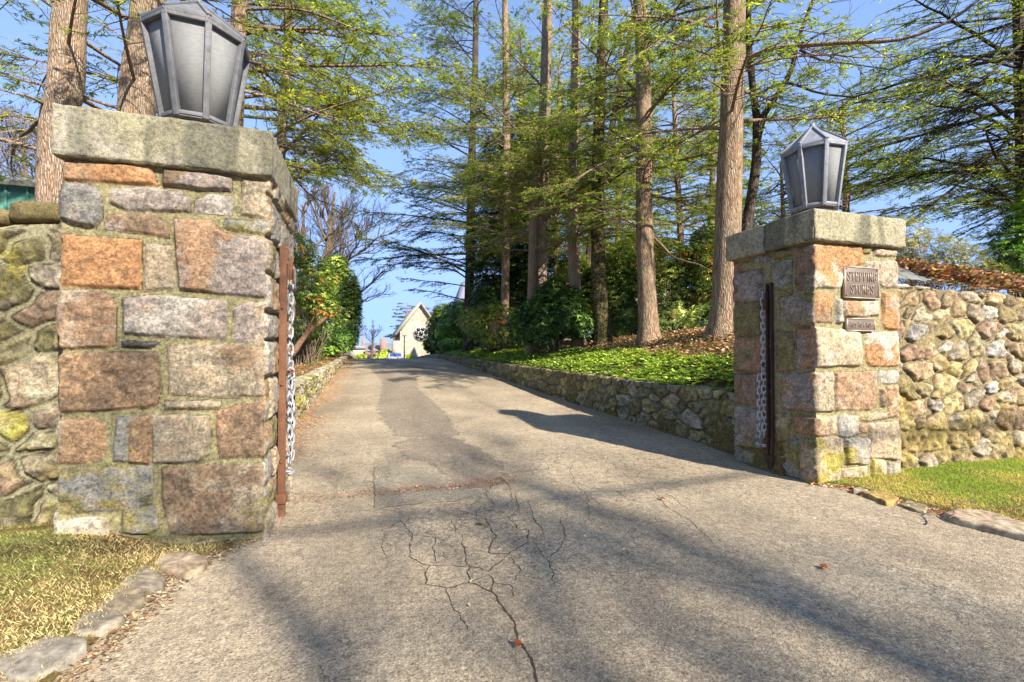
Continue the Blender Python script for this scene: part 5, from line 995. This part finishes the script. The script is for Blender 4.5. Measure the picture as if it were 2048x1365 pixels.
scatter('leaf_litter', 'orange pine needles gathered on the asphalt along the left kerb', x, y, road(y) + .018, .045, .007, [(205, 128, 80), (190, 110, 66), (224, 160, 116), (150, 96, 64), (225, 190, 110)], 36, .2, .02)
x = rg.uniform(-1, 4, 500); y = rg.uniform(2.0, 16, 500); scatter('leaf_litter', 'scattered needle and leaf bits on the open drive', x, y, road(y) + .018, .028, .008, [(150, 105, 75), (190, 140, 95), (110, 85, 60), (215, 190, 140), (225, 215, 190)], 37, .2, .02)
x = np.concatenate([rg.uniform(-.62, 1.3, 260), rg.uniform(3.4, 4.0, 500)]); y = np.concatenate([3.98 + rg.normal(0, .06, 260), rg.uniform(3.95, 9, 500)]); scatter('leaf_litter', 'reddish crumbs along the broken asphalt edge by the gate', x, y, road(y) + .018, .03, .012, [(165, 95, 62), (140, 90, 62), (190, 130, 90)], 38, .3, .05)
x = rg.uniform(5.2, 8.5, 8000); y = 3.06 + np.abs(rg.normal(0, .26, 8000)); k = fbm(P3(x * 2.2, y * 2), 3, 41) + .45 * (x - 5.5) + .5 * (y - 3.3) > .12; x, y = x[k], y[k]
scatter('dead_leaves', 'dried red leaves and vine heaped on the right wall coping', x, y, 1.90 - .035 * (x - 4.8) + .56 * np.clip(y - 3.08, 0, .32) + rg.uniform(0, .14, len(x)), .055, .034, [(124, 88, 66), (150, 108, 80), (98, 74, 54), (196, 164, 134), (84, 70, 52), (156, 84, 58), (110, 104, 62)], 42, .7, .2)
rg = np.random.default_rng(61); t = rg.uniform(2.0, 3.25, 900); x = ip(t, XLy, XLx) + .05 + rg.normal(0, .045, 900); scatter('leaf_litter', 'tan crumbs and grit between the left border stones and the asphalt', x, t, road(t) + .016, .02, .013, [(160, 138, 105), (138, 104, 76), (172, 156, 126), (112, 90, 66)], 62, .4, .1)
rg = np.random.default_rng(63); t = rg.uniform(1.9, 3.05, 900); x = ip(t, XRy, XRx) - .03 + rg.normal(0, .05, 900); scatter('leaf_litter', 'brown leaf crumbs along the right verge edge', x, t, road(t) + .02, .028, .015, [(170, 110, 75), (190, 150, 110), (140, 96, 66), (206, 190, 160)], 64, .4, .1)
def grass(name, label, x, y, seed, cols, dens):
    rg = np.random.default_rng(seed); n = len(x); a = rg.uniform(0, 6.28, n); lean = rg.uniform(.3, 1.6, n); D = unit(np.stack([np.cos(a) * lean, np.sin(a) * lean, 1 + 0 * a], 1)); N = unit(np.stack([-np.sin(a), np.cos(a), .6 + 0 * a], 1) + rg.normal(0, .3, (n, 3)))
    t = sstep(fbm(P3(x * 2.4, y * 2.4), 3, seed) + rg.normal(0, .18, n), -.25, .3)[:, None]; c = np.array(cols[0]) * (1 - t) + np.array(cols[1]) * t; c = np.where(rg.random((n, 1)) < .15, np.array(cols[2]), c) * rg.uniform(.8, 1.2, (n, 1))
    V, Q, C = kites(np.stack([x, y, land(x, y) - .004], 1), D, N, rg.uniform(.014, .034, n), rg.uniform(.002, .0042, n), c); return tag(mesh(name, V, Q, M_GRASS, None, C), label, 'grass', None, 'stuff')
x = rg.uniform(-3.4, -.6, 60000); y = rg.uniform(1.5, 3.34, 60000); k = (in_drive(x, y) < -.02) & ~((x > -1.68) & (y > 3.2)); grass('grass', 'straw and green grass at the foot of the left wall', x[k], y[k], 51, ((200, 180, 132), (122, 134, 70), (168, 146, 108)), 1)
x = rg.uniform(3.8, 7.8, 80000); y = rg.uniform(1.2, 3.12, 80000); k = (in_drive(x, y) < -.04) & (rg.random(80000) < .35 + sstep((y - 2.0 - .0 * x) / .5)); grass('grass', 'bright green lawn strip under the right rubble wall', x[k], y[k], 52, ((190, 172, 104), (122, 150, 52), (150, 166, 70)), 1)
# single fallen leaves on the asphalt
for label, px, py, s, a in (('brown fallen leaf lying flat on the right foreground asphalt', 1648, 1136, .034, .4), ('small orange fallen leaf beyond the cable shadow', 1326, 998, .03, 1.2), ('orange fallen leaf beside the long crack', 1040, 1290, .026, 2.2), ('pale tan fallen leaf among the broken asphalt', 960, 1047, .045, .2)):
    p = on_z(px, py, .02); n = 10; q = np.linspace(0, 2 * math.pi, n, endpoint=False); r = s * np.where(np.arange(n) % 2, .62, 1.0) * (1 + .2 * np.cos(q)); V = np.stack([r * np.cos(q), r * .7 * np.sin(q), .006 + .008 * np.sin(q * 2 + a)], 1); V = np.vstack([V, [[0, 0, .003]]]); ca, sa = math.cos(a), math.sin(a); V[:, :2] = V[:, :2] @ np.array([[ca, sa], [-sa, ca]])
    i = np.arange(n); o = mesh('fallen_leaf', V, np.stack([i, (i + 1) % n, i * 0 + n], 1), M_DRY, None, np.tile(lin((210, 185, 140) if 'pale' in label else (196, 110, 66)) * KA, (n + 1, 1))); o.location = tuple(p); tag(o, label, 'leaf', 'single leaves fallen on the drive')
# dry twig on the verge slab
b0 = on_z(1905, 1020, .05); tq = lambda a, b_, z: on_z(a, b_, z) - b0; T0 = tq(1906, 1012, .12); tr_ = thing('dry_twig', 'pale dry forked twig lying by the long grey slab', 'twig', None, tuple(b0))
MB().tube(smooth_path([tq(1898, 1036, .09), tq(1908, 1028, .10), T0, tq(1904, 998, .16)], 8), np.linspace(.005, .0025, 8), 5).build('stem', M_TWIG, tr_)
MB().tube(smooth_path([T0, tq(1925, 1004, .13), tq(1952, 1001, .12)], 8), np.linspace(.004, .002, 8), 5).build('side_shoot', M_TWIG, tr_)

# ------------------------------------------------------------------ buildings, cars and trees at the top of the drive
def m_masonry(name, c1, c2, cm, sx=3.0, h=.25):
    m, nt, N, L, B = new_mat(name); B.inputs['Roughness'].default_value = .9; b = N.new('ShaderNodeTexBrick'); tc = N.new('ShaderNodeTexCoord'); mp = N.new('ShaderNodeMapping'); mp.inputs['Rotation'].default_value = (math.radians(90), 0, 0); L.new(tc.outputs['Object'], mp.inputs[0])
    n = tex(nt, 1.5, 3, .6); ad = N.new('ShaderNodeVectorMath'); ad.operation = 'ADD'; L.new(mp.outputs[0], ad.inputs[0]); s = N.new('ShaderNodeVectorMath'); s.operation = 'SCALE'; s.inputs['Scale'].default_value = .12; L.new(n.outputs['Color'], s.inputs[0]); L.new(s.outputs[0], ad.inputs[1]); L.new(ad.outputs[0], b.inputs['Vector'])
    b.inputs['Scale'].default_value = 1; b.inputs['Brick Width'].default_value = .7 * sx / 3; b.inputs['Row Height'].default_value = h; b.inputs['Mortar Size'].default_value = .02; b.inputs['Color1'].default_value = (*c1, 1); b.inputs['Color2'].default_value = (*c2, 1); b.inputs['Mortar'].default_value = (*cm, 1)
    n2 = tex(nt, 3, 5, .7); L.new(mix(nt, .8, b.outputs[0], ramp(nt, n2.outputs[0], [(.35, .6), (.5, 1.0), (.65, 1.15)]), 'MULTIPLY'), B.inputs['Base Color']); return m
M_CH = m_masonry('pale_ashlar', alb(240, 230, 212), alb(222, 196, 160), alb(214, 202, 184), 2.0, .15); M_BRK = m_masonry('red_brick', alb(205, 130, 110), alb(180, 110, 92), alb(210, 190, 175), 1.2, .1)
M_ROOFG = m_plain('slate_roof', alb(165, 160, 165), .7, alb(195, 190, 192), 2); M_ROOFT = m_plain('stone_roof', alb(190, 180, 160), .8, alb(215, 205, 185), 2); M_DARK = m_plain('dark_glass', (.01, .012, .014), .15, (.02, .025, .03), 1); M_TRIM = m_plain('pale_trim', alb(240, 232, 215), .7); M_CREAM = m_plain('cream_render', alb(240, 228, 205), .8, alb(215, 198, 170), 3)
def gable(root, x0, x1, y0, y1, zb, ze, za, mw, mr, ov=.3, thk=.2):
    xm = (x0 + x1) / 2; b = MB(); V = [(x0, y0, zb), (x1, y0, zb), (x1, y0, ze), (xm, y0, za), (x0, y0, ze)]; V += [(x, y1, z) for x, _, z in V]
    b.add(V, [(0, 5, 9, 4), (1, 2, 7, 6)]); b.t.append(np.array([(0, 1, 2), (0, 2, 4), (4, 2, 3), (6, 5, 7), (7, 5, 9), (7, 9, 8)]) + b.n - 10); b.build('wall', mw, root)
    sl = (za - ze) / (xm - x0); r = MB()
    for sgn in (-1, 1):
        e = xm + sgn * ((xm - x0) + ov); zE = za - sl * ((xm - x0) + ov); V = [(xm, y0 - ov, za + .06), (e, y0 - ov, zE + .06), (e, y1, zE + .06), (xm, y1, za + .06)]; V += [(a, b_, c + thk) for a, b_, c in V]
        r.add(V, [(0, 1, 2, 3), (7, 6, 5, 4), (0, 4, 5, 1), (1, 5, 6, 2), (2, 6, 7, 3), (3, 7, 4, 0)])
    return r.build('roof', mr, root)
def disc(c, r, y, n=14, h=.06): a = np.linspace(0, 2 * math.pi, n, endpoint=False); return [(c[0] + r * math.cos(t), y, c[1] + r * math.sin(t)) for t in a]
def disc_mb(b, c, r, y, n=16):
    V = disc(c, r, y, n) + disc(c, r, y + .08, n) + [(c[0], y, c[1])]; i = np.arange(n); b.add(V, np.stack([i, i + n, (i + 1) % n + n, (i + 1) % n], 1)); b.t.append(np.stack([i, (i + 1) % n, i * 0 + 2 * n], 1) + b.n - len(V))
yc = 57.0; ap = on_y(841, 611, yc); xl = on_y(800, 700, yc)[0]; ze = on_y(800, 664, yc)[2]; hw = ap[0] - xl
ch = thing('chapel', 'pale stone chapel gable with round tracery window at the top of the drive', 'chapel', None, (ap[0], yc, -.6)); W = lambda p: p
o_ = gable(ch, -hw, hw, 0, 16, -.2, ze + .6, ap[2] + .6, M_CH, M_ROOFT, .45, .35)
rw = thing; wc = on_y(842, 668, yc); cx, cz = wc[0] - ap[0], wc[2] + .6; b = MB(); disc_mb(b, (cx, cz), .95, -.07, 28); fr = b.build('rose_window', M_TRIM, ch); b = MB(); disc_mb(b, (cx, cz), .30, -.10)
for k in range(7): disc_mb(b, (cx + .60 * math.cos(k * .9 + .3), cz + .60 * math.sin(k * .9 + .3)), .24, -.10 - .002 * k)
b.build('window_light', M_DARK, fr); MB().box((-hw - .9, -.6, -.2), (-hw - .003, 1.2, ze - .5)).build('buttress', M_CH, ch)
ps = at(808.5, 716, 50); lp = thing('lamp_post', 'thin dark lamp post standing before the chapel wall', 'lamp post', None, (ps[0], ps[1], -.6)); MB().tube([(0, 0, 0), (0, 0, 3.3)], [.08, .06], 8).tube([(0, 0, 0), (0, 0, .4)], [.16, .12], 8).build('post', m_plain('black_iron', (.02, .02, .02), .5), lp); MB().box((-.22, -.22, 3.3), (.22, .22, 3.38)).build('arm', M_DARK, lp)
# brick house beyond
def B3(root, name, m_, x0, x1, y0, y1, z0, z1, par=None): return MB().box((x0, y0, z0), (x1, y1, z1)).build(name, m_, par or root)
yb = 92; q = lambda px, py: on_y(px, py, yb); hb = thing('brick_house', 'low brick house with two tall chimneys and grey roof, far beyond the crest', 'house', None, (q(760, 700)[0], yb, -.6)); ox = q(760, 700)[0]; Z = lambda py: q(760, py)[2] + .6; X = lambda px: q(px, 700)[0] - ox
B3(hb, 'wall', M_CREAM, X(704), X(800), 3, 12, 0, Z(703)); r = MB(); r.add([(X(722), 2.5, Z(702)), (X(800), 2.5, Z(702)), (X(800), 7.5, Z(686)), (X(722), 7.5, Z(686)), (X(722), 12, Z(702)), (X(800), 12, Z(702))], [(0, 1, 2, 3), (3, 2, 5, 4)]); r.build('roof', M_ROOFG, hb)
for a, b_, t in ((723, 729, 675), (761, 774, 677), (744, 749, 682)): B3(hb, 'chimney', M_BRK, X(a), X(b_), 2.0 + (a % 5) * .01, 4.5, 0, Z(t))
bw = tag(MB().box((X(727), -4, 0), (X(752), -3.6, Z(703))).build('brick_garden_wall', M_BRK), 'low brick garden wall in front of the chimneyed house', 'garden wall'); bw.location = hb.location
hw_ = thing('white_outbuilding', 'low white building at the foot of the left chimney', 'outbuilding', None, (q(716, 700)[0], yb - 4, -.6)); B3(hw_, 'wall', M_CREAM, -1.2, 1.3, 0, 3, 0, 1.9); B3(hw_, 'roof', M_ROOFG, -1.4, 1.5, -.2, 3.2, 1.9, 2.5)
# hedges by the turning circle
def hedge(label, px0, px1, ptop, D, seed):
    a, b_ = at(px0, 716, D), at(px1, 716, D); zt = at(px0, ptop, D)[2]; c = (a + b_) / 2; w = np.linalg.norm(b_ - a) / 2; h = (zt + .6) / 2
    rg = np.random.default_rng(seed); n = 2200; d = unit(rg.normal(size=(n, 3))); d[:, 2] = np.abs(d[:, 2]) * 1.0; P = d * [w, w * .8, 2 * h] * rg.uniform(.85, 1, (n, 1)); t = np.clip(.5 + .5 * fbm(P * 1.5, 3, seed)[:, None] + rg.normal(0, .15, (n, 1)), 0, 1)
    V, Q, C = kites(P, unit(rg.normal(0, 1, (n, 3))), d, np.full(n, .28), np.full(n, .16), np.array((96, 122, 34)) * (1 - t) + np.array((205, 215, 80)) * t); o = mesh('clipped_hedge', V, Q, M_LEAF, None, C); o.location = (c[0], c[1], -.6); tag(o, label, 'hedge', 'clipped hedges beyond the crest')
hedge('small dark rounded hedge near the white outbuilding', 709, 736, 709, 50, 1); hedge('large yellow-green rounded hedge left of the silver car', 748, 796, 701, 56, 2); hedge('low yellow-green hedge at the chapel wall', 803, 832, 711, 54, 3)
# cars: rear towards the camera
def car(label, px, D, paint, loc_=None):
    p = at(px, 712, D); r = thing('parked_car', label, 'car', 'cars parked beyond the crest', (p[0], p[1], -.6)); prof = [(0, .32), (-.02, .70), (.06, .92), (.55, .98), (1.05, 1.42), (2.35, 1.45), (3.1, 1.02), (4.3, .86), (4.5, .60), (4.5, .28)]
    b = MB(); n = len(prof); ws = [.86, .9, .86, .84, .66, .66, .84, .82, .80, .80]; V = [(-w, y, z) for (y, z), w in zip(prof, ws)] + [(w, y, z) for (y, z), w in zip(prof, ws)]; b.add(V, [(i, i + 1, i + 1 + n, i + n) for i in range(n - 1)]); ct = [(0, 2.2, .6), (0, 2.2, .6)]
    for s in (0, n): 
        b.t.append(np.array([((i + s), (n - 1 + s), (i + 1 + s)) if s else ((i + 1), (n - 1), i) for i in range(n - 2)]) + b.n - len(V))
    b.build('body', paint, r, bevel=.05)
    b = MB(); b.add([(-.64, .63, 1.045), (.64, .63, 1.045), (.58, 1.0, 1.38), (-.58, 1.0, 1.38)], [(0, 1, 2, 3)]); M_ = b; V = b.v[0]; V[:, 1] -= .035; b.build('rear_window', M_BLUE, r)
    for s in (-1, 1):
        MB().box((min(s * .5, s * .84), -.045, .70), (max(s * .5, s * .84), .02, .86)).build('tail_light', M_TAIL, r, bevel=.01)
        for y in (.85, 3.6): w_ = MB().tube([(s * .74, y, .32), (s * .90, y, .32)], .32, 16); wh = w_.build('wheel', M_DARK, r); MB().tube([(s * .895, y, .32), (s * .905, y, .32)], .2, 12).build('rim', M_ZINC, wh)
    MB().box((-.26, -.05, .60), (.26, -.02, .72)).build('number_plate', M_TRIM, r); MB().box((-.85, -.09, .32), (.85, .05, .52)).build('bumper', paint, r, bevel=.03); return r
M_BLUE = m_plain('tinted_window', alb(60, 90, 150), .1, alb(90, 120, 180), 1, .8); M_TAIL = m_plain('red_lens', alb(225, 50, 45), .3); M_SILV = m_metal('silver_paint', alb(215, 218, 228), .35, .3, alb(225, 228, 236), 2, .02); M_LBLUE = m_metal('pale_blue_paint', alb(190, 210, 235), .35, .3, None, 2, .02)
car('silver saloon seen from behind in the middle of the crest', 792, 51, M_SILV); car('pale blue car half hidden by the right kerb wall end', 843, 56, M_LBLUE)
# the large pale house behind the right bank
yh = 24.0; q = lambda px, py: on_y(px, py, yh); ox = q(1285, 600)[0]; hs = thing('stone_house', 'cream gabled house glimpsed behind the tall rhododendrons', 'house', None, (ox, yh, 1.0)); A = q(1285, 468); E = q(1352, 560); hw2 = E[0] - A[0]
gable(hs, -hw2, hw2, 0, 9, -1, E[2] - 1, A[2] - 1, M_CREAM, M_ROOFG, .25, .18)
wq = q(1271, 531); wx, wz = wq[0] - ox, wq[2] - 1; fr = MB().box((wx - .5, -.06, wz - .7), (wx + .5, .05, wz + .7)).build('window', M_TRIM, hs)
for i in (-1, 1):
    for j in (-1, 0, 1): MB().box((wx + i * .23 - .19, -.09 - .001 * j, wz + j * .43 - .18), (wx + i * .23 + .19, -.062, wz + j * .43 + .18)).build('window_pane', M_DARK, fr)
B3(hs, 'wing', M_CREAM, q(1020, 600)[0] - ox, -hw2 - .003, 2, 9, -1, q(1100, 575)[2] - 1); B3(hs, 'wing_roof', M_ROOFG, q(1010, 600)[0] - ox, -hw2 - .25, 1.8, 9.2, q(1100, 575)[2] - .997, q(1100, 545)[2] - 1)
B3(hs, 'chimney', M_CREAM, q(1240, 600)[0] - ox, q(1262, 600)[0] - ox, 4, 5, 0, q(1250, 440)[2] - 1)
M_SHG = m_plain('lilac_shingles', alb(205, 205, 220), .8, alb(180, 180, 200), 6); b = MB(); A2 = q(946, 552); L2_ = q(917, 628); w2 = A2[0] - L2_[0]; g2 = thing('shingled_gable_house', 'lilac grey steep shingled gable behind the dark trunk near the crest', 'house', None, (A2[0] * (yh + 18) / yh, yh + 18, 0.5)); s_ = (yh + 18) / yh
gable(g2, -w2 * s_, (q(975, 600)[0] - A2[0]) * s_, 0, 6, -1, (L2_[2] - CZ) * s_ + CZ - .5, (A2[2] - CZ) * s_ + CZ - .5, m_masonry('grey_shingle', alb(190, 190, 205), alb(165, 165, 182), alb(130, 128, 140), 1.2, .16), M_SHG, .08, .06); B3(g2, 'door', M_TRIM, -.5, .5, -.06, .0, -1, 1.0)
# green sheds on the left
M_GRN = m_plain('green_cladding', alb(72, 138, 120), .5, alb(110, 175, 155), 3)
p0, p1 = at(-60, 362, 9), at(86, 362, 9); gs = thing('green_shed', 'green clad shed with grey roof edge above the left wall', 'shed', None, (p1[0], p1[1], float(land(p1[0], p1[1])))); zt = p1[2] - gs.location[2]; B3(gs, 'wall', M_GRN, -5, 0, .2, 3, 0, zt - .08); B3(gs, 'roof', M_ZINC, -5.2, .08, 0, 3.2, zt - .077, zt + .03)
for k in range(14): MB().box((-.02 - k * .34, .17, .1), (.02 - k * .34, .199, zt - .09)).build('batten', M_GRN, gs)
p1 = at(612, 600, 17.5); g3 = thing('green_shed', 'dull green shed wall glimpsed through the left shrubs', 'shed', None, (p1[0], p1[1], float(land(p1[0], p1[1])))); zt = p1[2] - g3.location[2]; B3(g3, 'wall', m_plain('dull_green', alb(70, 100, 95), .6, alb(95, 125, 115), 2), -2.4, 0, 0, 2.5, 0, zt); B3(g3, 'roof', M_ROOFG, -2.5, .1, -.1, 2.6, zt, zt + .08)
# leafless trees
def bt(label, px, py_top, D, r0, seed, **k): p = at(px, 700, D); g = float(land(p[0], p[1])); return bare_tree(label, (p[0], p[1], g), at(px, py_top, D)[2] - g, r0, seed, **k)
bt('large bare tree whose limbs reach right over the rounded rhododendron', 640, 300, 27, .30, 201, lean=(.05, 0), levels=(14, 9, 8, 5), first=.2, mat=M_TWIG, rmin=.007, Lk=.5)
bt('bare tree just left of the rounded rhododendron', 600, 330, 26, .24, 202, levels=(12, 8, 7, 5), mat=M_TWIG, rmin=.007)
bt('thin bare tree far off before the brick house', 744, 640, 72, .20, 203, levels=(9, 6, 6, 4), rmin=.014)
bt('faint bare tree left of the brick chimneys', 715, 630, 84, .20, 204, levels=(9, 6, 5, 4), rmin=.016)
bt('tall pale bare tree at the left edge above the shed', 20, 170, 17, .17, 205, levels=(12, 8, 7, 4), rmin=.006, mat=M_TWIG)
bt('pale double-forked bare tree above the shed', 58, 190, 20, .18, 206, levels=(12, 8, 7, 4), rmin=.006, mat=M_TWIG, lean=(.08, 0))
bt('bare tree close behind the leaning sunlit trunk', 85, 220, 23, .2, 207, levels=(12, 8, 7, 4), rmin=.006, mat=M_TWIGD)
p = at(1503, 650, 10); bm = smooth_path([at(1478, 640, 10), at(1492, 470, 10), at(1512, 330, 10), at(1514, 240, 10)], 14); root = thing('forked_tree', 'dark forked bare tree right of the thickest trunk', 'tree', 'bare winter trees', tuple(bm[0])); b = MB(); rgx = np.random.default_rng(9)
for P, R in ((bm, (.13, .085)), (smooth_path([at(1514, 240, 10), at(1503, 150, 10), at(1497, 60, 9.8), (at(1500, -60, 9.8))], 10), (.08, .05)), (smooth_path([at(1516, 245, 10), at(1545, 205, 9.9), at(1583, 140, 9.8), at(1596, 80, 9.7), at(1635, -20, 9.6)], 12), (.07, .035)),
             (smooth_path([at(1515, 190, 10), at(1570, 166, 9.8), at(1640, 187, 9.6), at(1715, 196, 9.4), at(1790, 212, 9.2)], 12), (.035, .010)), (smooth_path([at(1600, 100, 9.7), at(1640, 120, 9.5), at(1700, 128, 9.3), at(1780, 140, 9)], 10), (.03, .008)), (smooth_path([at(1510, 330, 10), at(1530, 240, 9.8), at(1560, 170, 9.7)], 8), (.03, .01))):
    b.tube(P - bm[0], np.linspace(R[0], R[1], len(P)), 9)
    for k in range(7):
        j = rgx.integers(3, len(P) - 1); d = unit(rgx.normal(0, 1, 3)); L = rgx.uniform(.4, 1.1); Pq = np.array([P[j] + d * t * L + [0, 0, .15 * t * t] + rgx.normal(0, .02, 3) for t in np.linspace(0, 1, 6)]); b.tube(Pq - bm[0], np.linspace(.010, .003, 6), 4)
        for mm in range(3): e = Pq[rgx.integers(2, 5)]; d2 = unit(d + rgx.normal(0, .8, 3)); b.tube([e - bm[0], e - bm[0] + d2 * .2 + rgx.normal(0, .02, 3), e - bm[0] + d2 * .4], [.005, .004, .002], 3)
b.build('trunk', M_BARKDARK, root, smooth=True)
hemlock('dark conifer rising behind the left slope of the chapel roof', [(812, 690), (813, 640), (815, 618)], 76, (.3, .2, .08), 9.2, 301, 46, (1.6, 3.0), 1.2, zfull=99, kscale=3.2, dens=.6, group=None, col=((112, 120, 70), (150, 150, 90), (74, 84, 54)))
hemlock('hazy conifer behind the chapel ridge, right of its peak', [(868, 690), (868, 640)], 80, (.3, .2), 9.0, 302, 40, (1.6, 3.2), 1.2, zfull=99, kscale=3.2, dens=.6, group=None, col=((112, 120, 70), (150, 150, 90), (74, 84, 54)))
# beyond the photographer, outside the frame: the trees and the cable whose shadows lie across the drive
bare_tree('bare street tree behind the photographer on the right', (8.0, -12.5, 0), 15, .26, 401, levels=(9, 5, 4), mat=M_TWIGD, group='street trees outside the frame', rmin=.012, spread=.9)
bare_tree('bare street tree behind the photographer, straight back', (2.0, -9.8, 0), 13, .22, 402, levels=(10, 5, 5), mat=M_TWIGD, group='street trees outside the frame', rmin=.012, spread=.9)
bare_tree('bare street tree behind the photographer, between the others', (4.6, -9.2, 0), 14, .11, 404, levels=(12, 6, 5), mat=M_TWIGD, group='street trees outside the frame', rmin=.012, spread=.95, first=.35)
up_ = thing('utility_pole', 'timber pole outside the frame carrying the street cable', 'utility pole', None, (-16, -5.6, 0)); MB().tube([(0, 0, -.1), (0, 0, 7.5)], [.16, .12], 12).build('pole', M_BARKDARK, up_); MB().box((-.06, -.9, 6.9), (.06, .9, 7.02)).build('crossarm', M_BARKDARK, up_)
bare_tree('bare street tree behind the photographer, nearest the verge', (7.2, -12.6, 0), 13, .14, 403, levels=(8, 5, 5), mat=M_TWIGD, group='street trees outside the frame', rmin=.011, spread=.95, first=.35)
b = MB(); b.tube([(-16, -5.45, 5.95), (0, -4.68, 5.85), (24, -3.6, 5.95)], [.034] * 3, 8); tag(b.build('street_cable', M_DARK), 'thick black cable strung along the street outside the frame', 'cable')
